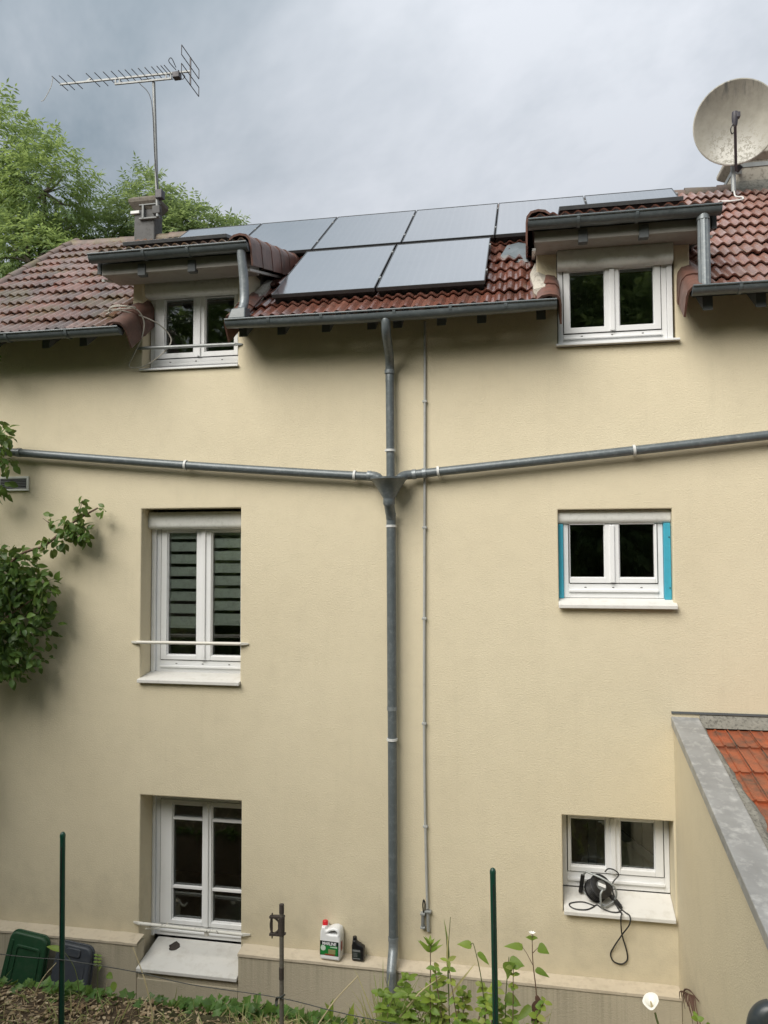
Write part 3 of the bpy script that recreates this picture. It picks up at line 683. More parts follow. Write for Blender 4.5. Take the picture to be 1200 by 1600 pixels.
# ------------------------------------------------------------------ gutters
def gutter(x0, x1, Y, Zt, r=.064, sag=0., brackets=(), mat='zinc_dark'):
    """half-round gutter, rim at Zt, running along x"""
    out = [(Y+r*math.cos(R(a)), Zt+r*math.sin(R(a))) for a in range(180, 361, 15)]
    inn = [(Y+(r-.005)*math.cos(R(a)), Zt+(r-.005)*math.sin(R(a))) for a in range(360, 179, -15)]
    n = 16; m = MB(); P = out+inn; k = len(P)
    for i in range(n+1):
        t = i/n; x = x0+(x1-x0)*t; dz = -sag*4*t*(1-t)+.0015*math.sin(i*1.7)
        for a, b in P: m.v.append((x, a, b+dz))
    for i in range(n):
        for j in range(k): m.f.append((i*k+j, i*k+(j+1) % k, (i+1)*k+(j+1) % k, (i+1)*k+j))
    for e in (0, n*k):
        for j in range(len(out)-1): m.f.append((e+j, e+j+1, e+k-2-j, e+k-1-j))
    # closed ends
    for x in (x0, x1):
        q = MB(); 
        m.extr(out, (x-.002, 0, 0), (0, 1, 0), (0, 0, 1), (.004, 0, 0))
    gt = m.build('gutter', mat, house, smooth=True)
    q = MB().tube([(x0, Y-r-.004, Zt+.001), (x1, Y-r-.004, Zt+.001)], .009, 8).build('rim_bead', mat, gt, smooth=True)
    for x in brackets:
        P = [(Y+(r+.004)*math.cos(R(a)), Zt+(r+.004)*math.sin(R(a))) for a in range(175, 366, 15)]
        mm = MB(); 
        for xx in (x-.013, x+.013):
            for a, b in P: mm.v.append((xx, a, b))
            for a, b in P: mm.v.append((xx, Y+(a-Y)*1.06, Zt+(b-Zt)*1.06))
        n_ = len(P)
        for j in range(n_-1):
            mm.f += [(j, j+1, 2*n_+j+1, 2*n_+j), (n_+j, 3*n_+j, 3*n_+j+1, n_+j+1), (j, n_+j, n_+j+1, j+1), (2*n_+j, 2*n_+j+1, 3*n_+j+1, 3*n_+j)]
        mm.build('bracket', mat, gt)
    return gt
GY = -.42
gutter(XL-.05, -2.55, GY, 6.605, brackets=(-4.4, -3.75, -3.1))
gutter(-1.47, 1.53, GY, 6.605, sag=.02, brackets=(-1.05, -.55, .12, .62, 1.1))
gutter(2.63, XR, GY, 6.645, brackets=(3.0, 3.6, 4.3))

# ------------------------------------------------------------------ dormers
DP = R(14.5); DT = math.tan(DP)
def dormer(x0, x1, cx0, cx1, zf, tmat, verge_side):
    """roof x0..x1, cheeks cx0..cx1, tile foot at height zf above the gutter line"""
    y0 = -.36
    def dz(y): return zf+(y-y0)*DT
    yb = (dz(0)-tz(0))/(PT-DT)                     # where it dies into the main roof
    m = MB()
    m.hexa([(x0+.05, y0+.04, dz(y0+.04)-.07), (x1-.05, y0+.04, dz(y0+.04)-.07), (x1-.05, yb, dz(yb)-.07), (x0+.05, yb, dz(yb)-.07),
            (x0+.05, y0+.04, dz(y0+.04)-.012), (x1-.05, y0+.04, dz(y0+.04)-.012), (x1-.05, yb, dz(yb)-.012), (x0+.05, yb, dz(yb)-.012)])
    d = m.build('dormer', 'wood', house)
    # cheeks: triangular side walls
    for a, c in ((cx0, cx0+.07), (cx1-.07, cx1)):
        q = MB(); y1 = TH+.003; lo = tz(y1)-.1; hi = dz(y1)-.072; y2 = (dz(0)-.072-tz(0)+.1)/(PT-DT)
        q.extr([(y1, lo), (y2, tz(y2)-.1), (y1, hi)], (a, 0, 0), (0, 1, 0), (0, 0, 1), (c-a, 0, 0))
        q.build('cheek', 'soffit', d)
    # plaster soffit and rafters
    MB().hexa([(x0+.06, -.335, 7.165), (x1-.06, -.335, 7.165), (x1-.06, -.002, 7.175), (x0+.06, -.002, 7.175),
               (x0+.06, -.335, dz(-.335)-.074), (x1-.06, -.335, dz(-.335)-.074), (x1-.06, -.002, dz(0)-.074), (x0+.06, -.002, dz(0)-.074)]).build('soffit', 'soffit', d, bevel=.006)
    for t in (.30, .62):
        xx = x0+(x1-x0)*t
        MB().box(xx-.04, xx+.04, -.35, -.28, 7.135, 7.25).build('rafter', 'wood', d, bevel=.005)
    n = round((x1-x0-.1)/TW); wd = (x1-x0-.1)/n; hid = []
    for j in range(6):
        for i in range(n):
            y = y0-.05+j*.318*math.cos(DP); x = x0+.05+i*wd
            if y > yb-.1: continue
            if j < 2:
                inst(TM[tmat], 'roof_tile', d, (x, y+random.uniform(-.006, .006), dz(y)+random.uniform(0, .004)), (DP+random.uniform(-.01, .01), random.uniform(-.01, .01), random.uniform(-.012, .012)), (wd/TW, 1, 1))
            else: hid.append((x, y, dz(y)))
    stuff_tiles(hid, d, tmat, DP)
    for side, xx in ((verge_side, x0+.06 if verge_side < 0 else x1-.06),):
        L = 0
        while L < 1.55:
            y = y0-.07+L*math.cos(DP)
            inst(VS[side], 'verge_tile', d, (xx, y, dz(y)+.015), (DP, 0, 0)); L += .30
    for xx in (x0+.055, x1-.055):                  # pale metal strip under the verge
        MB().bar((xx, y0+.06, dz(y0)-.215), (xx, yb-.1, dz(yb-.1)-.215), .03, .022).build('verge_strip', 'clip', d)
    xx = x1-.03 if verge_side < 0 else x0+.03      # plain board closing the other side
    MB().hexa([(xx-.02, y0+.03, dz(y0)-.16), (xx+.02, y0+.03, dz(y0)-.16), (xx+.02, yb, dz(yb)-.16), (xx-.02, yb, dz(yb)-.16), (xx-.02, y0+.03, dz(y0)+.02), (xx+.02, y0+.03, dz(y0)+.02), (xx+.02, yb, dz(yb)+.02), (xx-.02, yb, dz(yb)+.02)]).build('side_board', 'wood', d)
    return d
dL = dormer(-2.87, -1.25, -2.66, -1.42, 7.345, 'tile_left', 1)
dR = dormer(1.29, 2.87, 1.37, 2.70, 7.335, 'tile_mid', -1)
gutter(-2.87, -1.26, GY, 7.325, r=.068, brackets=(-2.3, -1.85))
gutter(1.30, 2.87, GY, 7.315, r=.068, brackets=(1.72, 2.2))
# lead flashing and mortar patches where the dormers meet the roof
def blob(name, pts, z_of, mat, parent, th=.02, seed=1, lump=.012):
    m = MB(); rq = random.Random(seed); n = len(pts); c = (sum(p[0] for p in pts)/n, sum(p[1] for p in pts)/n)
    top = [(x, y, z_of(x, y)+th+rq.uniform(-lump, lump)) for x, y in pts]; bot = [(x, y, z_of(x, y)-.02) for x, y in pts]
    m.add(top+bot+[(c[0], c[1], z_of(*c)+th*1.6)], [(i, (i+1) % n, 2*n) for i in range(n)]+[(n+i, n+(i+1) % n, (i+1) % n, i) for i in range(n)])
    return m.build(name, mat, parent)
blob('lead_flashing', [(1.02, .72), (1.10, .70), (1.2, .62), (1.30, .60), (1.36, .8), (1.32, 1.0), (1.2, 1.05), (1.08, .98)], lambda x, y: tz(y)+.03+.02*math.sin(x*60), 'zinc_dark', dR, .03, 2, .02)
blob('mortar_fillet', [(1.34, -.28), (1.44, -.26), (1.46, -.05), (1.42, .22), (1.36, .3), (1.31, .1), (1.33, -.1)], lambda x, y: tz(y)+.05, 'chimney', dR, .06, 3, .025)
blob('mortar_fillet', [(-1.42, -.1), (-1.33, -.05), (-1.30, .15), (-1.33, .45), (-1.41, .5)], lambda x, y: tz(y)+.04, 'chimney', dL, .05, 4, .02)

# ------------------------------------------------------------------ chimneys (parts of the house)
def slab_chim(x0, x1, y0, y1, z0, z1, mat, capmat, ov, ch, flare):
    m = MB().box(x0, x1, y0, y1, z0, z1); c = m.build('chimney', mat, house, bevel=.015)
    q = MB()
    prof = [(0, z1-flare), (ov, z1), (ov, z1+ch), (ov*.4, z1+ch+.03)]
    for o, z in prof:
        q.v += [(x0-o, y0-o, z), (x1+o, y0-o, z), (x1+o, y1+o, z), (x0-o, y1+o, z)]
    for i in range(3):
        for j in range(4): q.f.append((i*4+j, i*4+(j+1) % 4, i*4+4+(j+1) % 4, i*4+4+j))
    q.f.append((12, 13, 14, 15)); q.f.append((3, 2, 1, 0))
    q.build('cap', capmat, c, bevel=.012)
    return c
cL = slab_chim(-3.99, -3.69, 2.40, 2.64, 8.45, 9.21, 'chimney_dark', 'cap_moss', .06, .05, .10)
cR = slab_chim(3.73, 4.13, 2.45, 2.98, 8.3, 9.12, 'chimney', 'chimney', .075, .05, .07)
MB().hexa([(3.66, 2.30, tz(2.30)-.02), (4.22, 2.30, tz(2.30)-.02), (4.2, 2.449, tz(2.45)-.02), (3.68, 2.449, tz(2.45)-.02), (3.67, 2.33, tz(2.33)+.07), (4.2, 2.33, tz(2.33)+.07), (4.18, 2.449, tz(2.45)+.13), (3.69, 2.449, tz(2.45)+.13)]).build('flaunching', 'mortar', cR, bevel=.02)
MB().box(3.722, 4.138, 2.442, 2.448, 8.98, 9.03).build('strap', 'galv', cR)
MB().box(3.722, 3.728, 2.448, 2.98, 8.98, 9.03).build('strap', 'galv', cR)

# ------------------------------------------------------------------ annex (lean-to coming towards the camera)
annex = empty('annex', (2.49, 0, .1), 'low cream annex with metal coped side wall and orange tiled roof', 'annex')
AY = -3.6; AS = .2
def az(y): return 2.99+AS*y
m = MB().extr([(-.001, -.2), (-.001, az(0)-.02), (AY, az(AY)-.02), (AY, -.2)], (2.488, 0, 0), (0, 1, 0), (0, 0, 1), (.21, 0, 0))
m.build('side_wall', 'wall', annex)
MB().box(2.70, 6.0, AY, AY+.2, -.2, az(AY)-.12).build('front_wall', 'wall', annex)
cp = MB(); n = 9
for i in range(n):
    y0 = -.002+AY*i/n; y1 = -.002+AY*(i+1)/n; g = .0015
    cp.hexa([(2.466, y1, az(y1)-.018), (2.695, y1, az(y1)-.018), (2.695, y0, az(y0)-.018), (2.466, y0, az(y0)-.018),
             (2.466, y1, az(y1)+.034), (2.695, y1, az(y1)+.030), (2.695, y0, az(y0)+.030), (2.466, y0, az(y0)+.034)])
cpo = cp.build('coping', 'coping', annex)
bm = bmesh.new(); bm.from_mesh(cpo.data); bmesh.ops.remove_doubles(bm, verts=bm.verts, dist=1e-4)
bmesh.ops.delete(bm, geom=[f for f in bm.faces if abs(f.normal.y) > .8 and AY+.05 < f.calc_center_median().y+0 < -.05], context='FACES'); bm.to_mesh(cpo.data); bm.free()
bv = cpo.modifiers.new('bevel', 'BEVEL'); bv.width = .008; bv.segments = 2; bv.limit_method = 'ANGLE'; bv.angle_limit = R(50)
MB().bar((2.474, -.01, az(-.01)-.03), (2.474, AY, az(AY)-.03), .012, .03).build('drip_edge', 'coping', annex)
ad = MB().hexa([(2.715, AY, az(AY)-.15), (6, AY, az(AY)-.15), (6, -.002, az(0)-.15), (2.715, -.002, az(0)-.15), (2.715, AY, az(AY)-.07), (6, AY, az(AY)-.07), (6, -.002, az(0)-.07), (2.715, -.002, az(0)-.07)]).build('roof', 'mortar', annex)
# rough mortar fillet between coping and tiles
mf = MB(); rq = random.Random(11); n = 40
for i in range(n+1):
    y = -.01+AY*i/n; wv = .035+.085*min(1, -y/1.2)+rq.uniform(-.025, .025)
    for q, (dx, h) in enumerate(((.0, .012), (.05, .006), (.5, .0), (1.0, -.05))):
        mf.v.append((2.6955+wv*dx if q else 2.6955, y, az(y)+h+rq.uniform(-.007, .007)*(q > 0)))
for i in range(n):
    for j in range(3): mf.f.append((i*4+j, i*4+j+1, i*4+5+j, i*4+4+j))
mf.build('mortar_fillet', 'mortar', annex)
# flat interlocking tiles, two raised grooves each
def flat_tile():
    w, L = .178, .445; us = [0, .04, .10, .46, .50, .56, .60, .94, 1.0]; hs = [.018, .020, .006, .006, .016, .016, .006, .006, .010]
    m = MB(); n = len(us)
    for y, l in ((0, .020), (L, 0.)):
        for u, h in zip(us, hs): m.v.append((u*w, y, l+h))
    for u, h in zip(us, hs): m.v.append((u*w, .002, h-.006))
    for i in range(n-1): m.f += [(i, i+1, n+i+1, n+i), (2*n+i, 2*n+i+1, i+1, i)]
    m.add([(w*.94, 0, .034), (w, 0, .034), (w, L, .012), (w*.94, L, .012), (w*.94, 0, .0), (w, 0, .0)], [(0, 1, 2, 3), (4, 5, 1, 0)])
    return m.mesh('roof_tile', 'tile_annex')
ftm = flat_tile(); at = math.atan(AS)
for j in range(8):
    for i in range(14):
        y = -.42*(j+1)+.03; x = 2.722+i*.182-(.0 if j % 2 else 0)
        if j > 4 and i > 5 or x > 5: continue
        inst(ftm, 'roof_tile', ad, (x+random.uniform(-.003, .003), y+random.uniform(-.006, .006), az(y)-.062+random.uniform(0, .006)), (at+random.uniform(-.012, .012), random.uniform(-.012, .012), random.uniform(-.012, .012)))
MB().hexa([(2.70, -.075, 2.945), (6, -.075, 2.945), (6, -.002, 2.96), (2.70, -.002, 2.96), (2.70, -.06, 2.965), (6, -.06, 2.965), (6, -.002, 3.045), (2.70, -.002, 3.045)]).build('wall_flashing', 'mortar', annex, bevel=.004)
MB().box(2.47, 6, -.014, -.001, 3.048, 3.066).build('flashing_strip', 'wood', annex)

# ------------------------------------------------------------------ solar panels
def pz(y): return 6.83+(y+.3)*PT
PW, PL, PTH = 1.004, 1.475, .036
def solar(loc, pitch, label, w=PW, L=PL, feet=.12):
    t = empty('solar_panel', loc, label, 'solar panel', 'solar panels on the roof'); t.rotation_euler = (pitch, 0, 0)
    def ch(mb, name, mat, **k):
        o = bpy.data.objects.new(name, mb.mesh(name, mat)); COL.objects.link(o); o.parent = t
        if k.get('bevel'):
            b = o.modifiers.new('bevel', 'BEVEL'); b.width = k['bevel']; b.segments = 2
        return o
    f = MB(); e = .009
    f.box(0, w, 0, e, -PTH, 0); f.box(0, w, L-e, L, -PTH, 0); f.box(0, e, e, L-e, -PTH, 0); f.box(w-e, w, e, L-e, -PTH, 0)
    ch(f, 'frame', 'panel_frame', bevel=.002)
    ch(MB().box(e, w-e, e, L-e, -.012, -.004), 'glass', 'panel'); ch(MB().box(e, w-e, e, L-e, -.018, -.0125), 'backsheet', 'panel_back')
    for y in (.3, L-.3): ch(MB().box(-.008, w+.008, y-.02, y+.02, -PTH-.042, -PTH-.001), 'mounting_rail', 'panel_frame')
    q = MB()
    for y in (.3, L-.3):
        for x in (.15, w-.15): q.box(x-.02, x+.02, y-.015, y+.015, -PTH-.043-feet, -PTH-.043)
    ch(q, 'roof_hook', 'panel_frame')
    ch(MB().box(.01, w-.01, .05, .06, -PTH-.10, -PTH-.001), 'shade_strip', 'panel_back')  # added dark strip in place of the shade below the panel edge
    q = MB()
    for y in (.3, L-.3): q.box(w-.004, w+.014, y-.025, y+.025, -.02, .006)
    ch(q, 'clamp', 'alu')
    return t
up = ['leftmost solar panel of the upper row, beside the left chimney', 'second solar panel from the left in the upper row', 'third solar panel from the left in the upper row',
      'fourth solar panel from the left in the upper row', 'fifth solar panel of the upper row, beside the right dormer', 'rightmost solar panel of the upper row, behind the right dormer']
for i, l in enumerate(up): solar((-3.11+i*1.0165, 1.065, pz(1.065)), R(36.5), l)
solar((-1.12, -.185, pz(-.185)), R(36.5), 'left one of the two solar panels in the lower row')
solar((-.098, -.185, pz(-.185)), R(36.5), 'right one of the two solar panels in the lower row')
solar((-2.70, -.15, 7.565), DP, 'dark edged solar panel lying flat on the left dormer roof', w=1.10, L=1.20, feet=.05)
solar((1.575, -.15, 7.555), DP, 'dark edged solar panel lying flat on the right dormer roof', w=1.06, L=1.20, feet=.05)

# ------------------------------------------------------------------ rain pipes
dp = empty('drainpipe', (.015, -.08, .16), 'grey zinc drainpipe with two sloping branches meeting in a funnel', 'drainpipe')
PY = -.085; pr = .043
ph = smooth_path([(.035, GY, 6.56), (.035, GY, 6.50), (.032, -.37, 6.41), (.018, -.16, 6.28), (.009, PY, 6.18), (.008, PY, 6.05)], 6)
MB().tube(ph, pr*.97, 14).build('swan_neck', 'zinc_pipe', dp, smooth=True)
MB().tube([(.008, PY, 6.06), (.013, PY, 5.08)], pr*.93, 16).build('upper_pipe', 'zinc_pipe', dp, smooth=True)
MB().lathe([(.048, 0), (.048, .012), (.158, .19), (.172, .196), (.172, .212), (.164, .212), (.04, .02)], (.013, PY-.09, 4.925), n=28, caps=False).build('funnel', 'zinc_pipe', dp, smooth=True).scale = (1, 1, 1)
MB().tube(smooth_path([(.013, PY-.09, 4.945), (.013, PY-.085, 4.90), (.014, PY-.03, 4.82), (.015, PY, 4.76)], 5), [.055]*6+[.048]*5+[.046]*5, 16).build('funnel_outlet', 'zinc_pipe', dp, smooth=True)
low = [(.015, PY, 4.79), (.018, PY, 3.0), (.02, PY, .93), (.022, PY-.02, .86), (.024, PY-.115, .74), (.025, PY-.125, .66), (.025, PY-.125, .12)]
MB().tube([low[0], low[1]], .0445, 16).build('lower_pipe', 'zinc_pipe', dp, smooth=True)
MB().tube([(.018, PY, 3.03), (.02, PY, .93)], .0425, 16).build('lower_pipe', 'zinc_pipe', dp, smooth=True)
MB().tube(smooth_path(low[2:], 5), .0445, 16).build('offset_shoe', 'zinc', dp, smooth=True)
lf = smooth_path([(-4.9, PY, 5.577), (-4.15, PY, 5.51), (-2.03, PY, 5.31), (-.33, PY, 5.172), (-.16, PY-.005, 5.165)], 6)
MB().tube(lf, pr*.95, 14).build('left_branch', 'zinc_pipe', dp, smooth=True)
MB().tube(smooth_path([(-.20, PY, 5.168), (-.13, PY-.02, 5.160), (-.085, PY-.055, 5.13), (-.06, PY-.075, 5.07)], 6), pr, 14).build('elbow', 'zinc_pipe', dp, smooth=True)
rg_ = smooth_path([(.20, PY, 5.168), (.46, PY, 5.192), (2.19, PY, 5.341), (3.3, PY, 5.444), (6.0, PY, 5.70)], 6)
MB().tube(rg_, pr*.95, 14).build('right_branch', 'zinc_pipe', dp, smooth=True)
MB().tube(smooth_path([(.235, PY, 5.171), (.155, PY-.02, 5.162), (.11, PY-.055, 5.13), (.085, PY-.075, 5.07)], 6), pr, 14).build('elbow', 'zinc_pipe', dp, smooth=True)
def ring(p, d, r, L, mat, name='collar', tail=True):
    p = Vector(p); d = Vector(d).normalized(); m = MB().tube([p-d*L/2, p+d*L/2], r, 16)
    if tail: m.box(p.x-.008, p.x+.008, p.y+r*.8, -.0005, p.z-.008, p.z+.008)
    return m.build(name, mat, dp, smooth=True)
for p, d in (((.010, PY, 5.40), (0, 0, 1)), ((.016, PY, 4.695), (0, 0, 1)), ((.018, PY, 2.74), (0, 0, 1)), ((-2.03, PY, 5.311), (1, 0, -.09)), ((-.33, PY, 5.173), (1, 0, -.08)), ((-4.03, PY, 5.498), (1, 0, -.095)), ((.46, PY, 5.193), (1, 0, .085)), ((2.19, PY, 5.341), (1, 0, .09))):
    ring(p, d, .0505, .022, 'clip')
for p, d in (((.006, PY, 6.14), (0, 0, 1)), ((.015, PY, 4.80), (0, 0, 1)), ((.018, PY, 3.02), (0, 0, 1)), ((-.19, PY, 5.168), (1, 0, -.07)), ((.235, PY, 5.172), (1, 0, .08)), ((.33, PY, 5.181), (1, 0, .085)), ((-3.86, PY, 5.483), (1, 0, -.095)), ((.02, PY, .955), (0, 0, 1))):
    ring(p, d, .0475, .035, 'zinc', 'joint', False)

t = empty('dormer_downpipe', (-1.31, -.42, 6.68), 'short pale zinc downpipe from the left dormer gutter', 'downpipe', 'dormer downpipes')
MB().tube(smooth_path([(-1.335, GY, 7.27), (-1.333, GY+.01, 7.2), (-1.32, GY+.03, 7.0), (-1.315, GY+.03, 6.80), (-1.325, GY-.01, 6.70)], 5), .043, 14).build('pipe', 'zinc', t, smooth=True)
MB().hexa([(-1.44, GY-.07, 6.612), (-1.27, GY-.07, 6.612), (-1.27, GY+.08, 6.63), (-1.44, GY+.08, 6.63), (-1.41, GY-.05, 6.71), (-1.275, GY-.05, 6.72), (-1.275, GY+.08, 6.74), (-1.41, GY+.08, 6.73)]).build('shoe', 'zinc_dark', t, bevel=.01)
t = empty('dormer_downpipe', (2.74, -.42, 6.66), 'straight ribbed grey downpipe from the right dormer gutter', 'downpipe', 'dormer downpipes')
m = MB(); n = 20; P = []
for z in (7.27, 6.64):
    for j in range(n):
        a = 2*math.pi*j/n; r = .046+(.003 if j % 2 else -.002); m.v.append((2.735+r*math.cos(a), GY+.01+r*math.sin(a), z))
for j in range(n): m.f.append((j, (j+1) % n, n+(j+1) % n, n+j))
m.build('pipe', 'zinc', t); MB().tube([(2.735, GY+.01, 7.30), (2.735, GY+.01, 7.22)], .052, 16).build('socket', 'zinc', t, smooth=True)

# conduit with clips
t = empty('conduit', (.33, -.02, 1.1), 'thin grey conduit running down the wall right of the drainpipe', 'conduit')
cpath = [(.335, -.022, 6.62), (.325, -.022, 5.3), (.312, -.022, 3.8), (.305, -.022, 2.6), (.313, -.022, 1.8), (.325, -.022, 1.22)]
MB().tube(smooth_path(cpath, 6), .0125, 10).build('tube', 'conduit', t, smooth=True)
for z, x in ((5.86, .329), (4.68, .32), (3.84, .312), (2.88, .306), (1.95, .311)):
    MB().box(x-.021, x+.021, -.037, -.0005, z-.011, z+.011).build('clip', 'conduit', t, bevel=.004)
MB().tube([(.328, -.022, 1.21), (.334, -.022, 1.02)], .016, 10).build('end_sleeve', 'galv', t, smooth=True)
MB().box(.30, .36, -.045, -.0005, 1.185, 1.205).build('end_clip', 'galv', t, bevel=.004)
MB().tube(smooth_path([(.292, -.03, 1.17), (.285, -.035, 1.25), (.293, -.035, 1.30), (.305, -.035, 1.26), (.300, -.03, 1.17)], 5), .006, 8).build('cable_loop', 'cable', t, smooth=True)
MB().tube([(.285, -.035, 1.165), (.283, -.035, 1.06)], .015, 10).build('cable_plug', 'label_grey', t, smooth=True)
for z in (1.175, 1.055): MB().box(.262, .306, -.052, -.0005, z-.010, z+.010).build('plug_clip', 'galv', t, bevel=.004)

# ------------------------------------------------------------------ window safety bars
def bar_thing(a, b_, label, mat, flat=.07, loop=None):
    t = empty('window_bar', ((a[0]+b_[0])/2, a[1], a[2]), label, 'window bar', 'safety bars across windows')
    a = Vector(a); b_ = Vector(b_); d = (b_-a).normalized()
    MB().tube([a+d*flat, b_-d*flat], .0165, 12).build('tube', mat, t, smooth=True)
    for e, s in ((a, 1), (b_, -1)):
        p = e+d*flat*s
        MB().hexa([tuple(e+Vector((0, .012, -.009))), tuple(p+Vector((0, -.012, -.014))), tuple(p+Vector((0, .014, -.014))), tuple(e+Vector((0, .018, -.009))),
                   tuple(e+Vector((0, .012, .009))), tuple(p+Vector((0, -.012, .014))), tuple(p+Vector((0, .014, .014))), tuple(e+Vector((0, .018, .009)))]).build('flattened_end', mat, t, bevel=.003)
    return t
bar_thing((-2.63, -.025, 3.566), (-1.40, -.025, 3.572), 'white tubular bar across the window with striped blinds', 'bar_white')
bB = bar_thing((-2.575, -.025, .848), (-1.37, -.025, .832), 'chipped white bar across the lowest window with glazing bars', 'bar_chipped')
q = MB().tube(smooth_path([(-2.44, -.02, .80), (-2.36, .05, .775), (-2.30, .1, .78), (-2.27, .1, .81)], 5), .008, 8); q.build('hook', 'bar_white', bB, smooth=True)
MB().box(-1.83, -1.79, -.03, -.005, .785, .825).build('bracket_tab', 'bar_white', bB, bevel=.004)
bar_thing((-2.61, -.03, 6.512), (-1.48, -.02, 6.502), 'pale tubular bar across the left dormer window', 'galv')

# vent grille
t = empty('vent_grille', (-3.97, 0, 5.09), 'white louvred vent grille on the wall below the left pipe', 'vent grille')
m = MB(); a0, a1, z0, z1 = -4.15, -3.80, 5.095, 5.245
m.box(a0, a1, -.02, -.001, z0, z0+.022); m.box(a0, a1, -.02, -.001, z1-.022, z1); m.box(a0, a0+.022, -.02, -.001, z0+.022, z1-.022); m.box(a1-.022, a1, -.02, -.001, z0+.022, z1-.022)
m.build('frame', 'pvc_box', t, bevel=.003); MB().box(a0+.022, a1-.022, -.004, -.001, z0+.022, z1-.022).build('backing', 'gasket', t)
for k in range(6):
    z = z0+.03+k*.017; MB().hexa([(a0+.022, -.017, z), (a1-.022, -.017, z), (a1-.022, -.006, z+.008), (a0+.022, -.006, z+.008), (a0+.022, -.017, z+.004), (a1-.022, -.017, z+.004), (a1-.022, -.006, z+.012), (a0+.022, -.006, z+.012)]).build('slat', 'label_grey', t)

# loose beige cable on the left roof end
t = empty('loose_cable', (-2.6, -.2, 6.45), 'tangled beige cable hanging off the roof end beside the left dormer', 'cable')
MB().tube(smooth_path([(-2.80, -.22, 6.82), (-2.73, -.30, 6.86), (-2.62, -.30, 6.87), (-2.49, -.22, 6.84), (-2.46, -.14, 6.74), (-2.50, -.11, 6.6), (-2.60, -.08, 6.44), (-2.66, -.06, 6.34), (-2.62, -.05, 6.31), (-2.50, -.06, 6.32), (-2.36, -.05, 6.40), (-2.28, .02, 6.52), (-2.27, .06, 6.62), (-2.33, .0, 6.72), (-2.45, -.12, 6.79), (-2.66, -.28, 6.83), (-2.78, -.3, 6.79)], 7), .0065, 8).build('cable', 'cable_grey', t, smooth=True)
MB().tube(smooth_path([(-2.78, -.26, 6.80), (-2.70, -.34, 6.84), (-2.58, -.33, 6.85), (-2.50, -.24, 6.86), (-2.60, -.2, 6.87), (-2.74, -.25, 6.85), (-2.80, -.3, 6.82)], 6), .0065, 8).build('cable_coil', 'cable_grey', t, smooth=True)

# ------------------------------------------------------------------ TV antenna on the left chimney
an = empty('tv_antenna', (-3.66, 2.38, 8.95), 'comb shaped television antenna on a mast strapped to the left chimney', 'antenna')
AYc = 2.36
MB().tube([(-3.62, AYc, 8.98), (-3.70, AYc, 10.86)], [.024, .022], 12).build('mast', 'alu', an, smooth=True)
B0 = Vector((-5.10, AYc-.03, 10.98)); B1 = Vector((-3.15, AYc-.03, 10.93)); bd = (B1-B0)
MB().bar(B0, B1, .022, .022).build('boom', 'alu', an)
MB().bar(B0+bd*.43+Vector((0, 0, -.075)), B0+bd*.86+Vector((0, 0, -.075)), .022, .022).build('lower_boom', 'alu', an)
for q in (.435, .465, .82, .855): MB().bar(B0+bd*q+Vector((0, 0, -.075)), B0+bd*q, .016, .016, (1, 0, 0)).build('boom_link', 'alu', an)
for i, q in enumerate([0., .055, .12, .26, .325, .39, .45, .505, .555, .605, .655, .705, .755, .795, .825, .85]):
    c = B0+bd*q+Vector((0, 0, .014)); h = .175-.02*math.sin(q*3)
    MB().tube([c+Vector((-.01, -h, 0)), c+Vector((.01, h, 0))], .0055, 6).build('director', 'dark_metal', an)
MB().bar(B0+bd*.22+Vector((-.03, 0, .0)), B0+bd*.245+Vector((.0, 0, .045)), .014, .02).build('boom_joint', 'alu', an)
c = B0+bd*.90
MB().box(c.x-.05, c.x+.05, c.y-.045, c.y+.045, c.z-.085, c.z-.005).build('dipole_box', 'dark_metal', an, bevel=.008)
m = MB()
for s in (-1, 1):
    m.tube(smooth_path([(c.x, c.y+s*.03, c.z+.02), (c.x-.02, c.y+s*.19, c.z+.03), (c.x, c.y+s*.215, c.z+.06), (c.x+.02, c.y+s*.19, c.z+.07), (c.x, c.y+s*.03, c.z+.055)], 4), .0055, 6)
m.build('folded_dipole', 'dark_metal', an)
e = B1; MB().bar(e+Vector((0, 0, -.19)), e+Vector((0, 0, .19)), .018, .018, (0, 1, 0)).build('reflector_bar', 'dark_metal', an)
for z0 in (.06, -.19):
    z1 = z0+.13; m = MB()
    P = [e+Vector((0, -.27, z0)), e+Vector((0, .27, z0)), e+Vector((0, .27, z1)), e+Vector((0, -.27, z1))]
    for i in range(4): m.tube([P[i], P[(i+1) % 4]], .006, 6)
    m.build('reflector_loop', 'dark_metal', an)
MB().tube(smooth_path([(-3.72, AYc-.03, 10.9), (-3.9, AYc-.02, 10.87), (-3.72, AYc-.03, 10.6), (-3.66, AYc-.03, 9.8), (-3.60, AYc-.03, 9.2), (-3.56, AYc, 9.0)], 6), .005, 6).build('coax', 'cable', an)
MB().tube(smooth_path([(-5.10, AYc-.19, 10.99), (-5.13, AYc-.19, 10.85), (-5.22, AYc-.2, 10.68), (-5.27, AYc-.2, 10.66)], 5), .004, 6).build('loose_wire', 'cable_grey', an)
m = MB()
for z in (8.98, 9.17): m.bar((-3.90, AYc+.02, z), (-3.60, AYc+.02, z), .04, .022)
m.bar((-3.84, AYc+.02, 8.98), (-3.84, AYc+.02, 9.17), .03, .05, (0, 1, 0)); m.build('wall_bracket', 'label_grey', an, bevel=.004)
MB().box(-4.03, -3.9, AYc+.01, AYc+.05, 9.06, 9.10).build('bracket_plate', 'clip', an, bevel=.004)
MB().box(-3.64, -3.54, AYc-.05, AYc+.05, 9.22, 9.34).build('amplifier', 'dark_metal', an, bevel=.01)
MB().box(-3.69, -3.58, AYc-.03, AYc+.04, 9.02, 9.13).build('clamp_block', 'chimney_dark', an, bevel=.01)

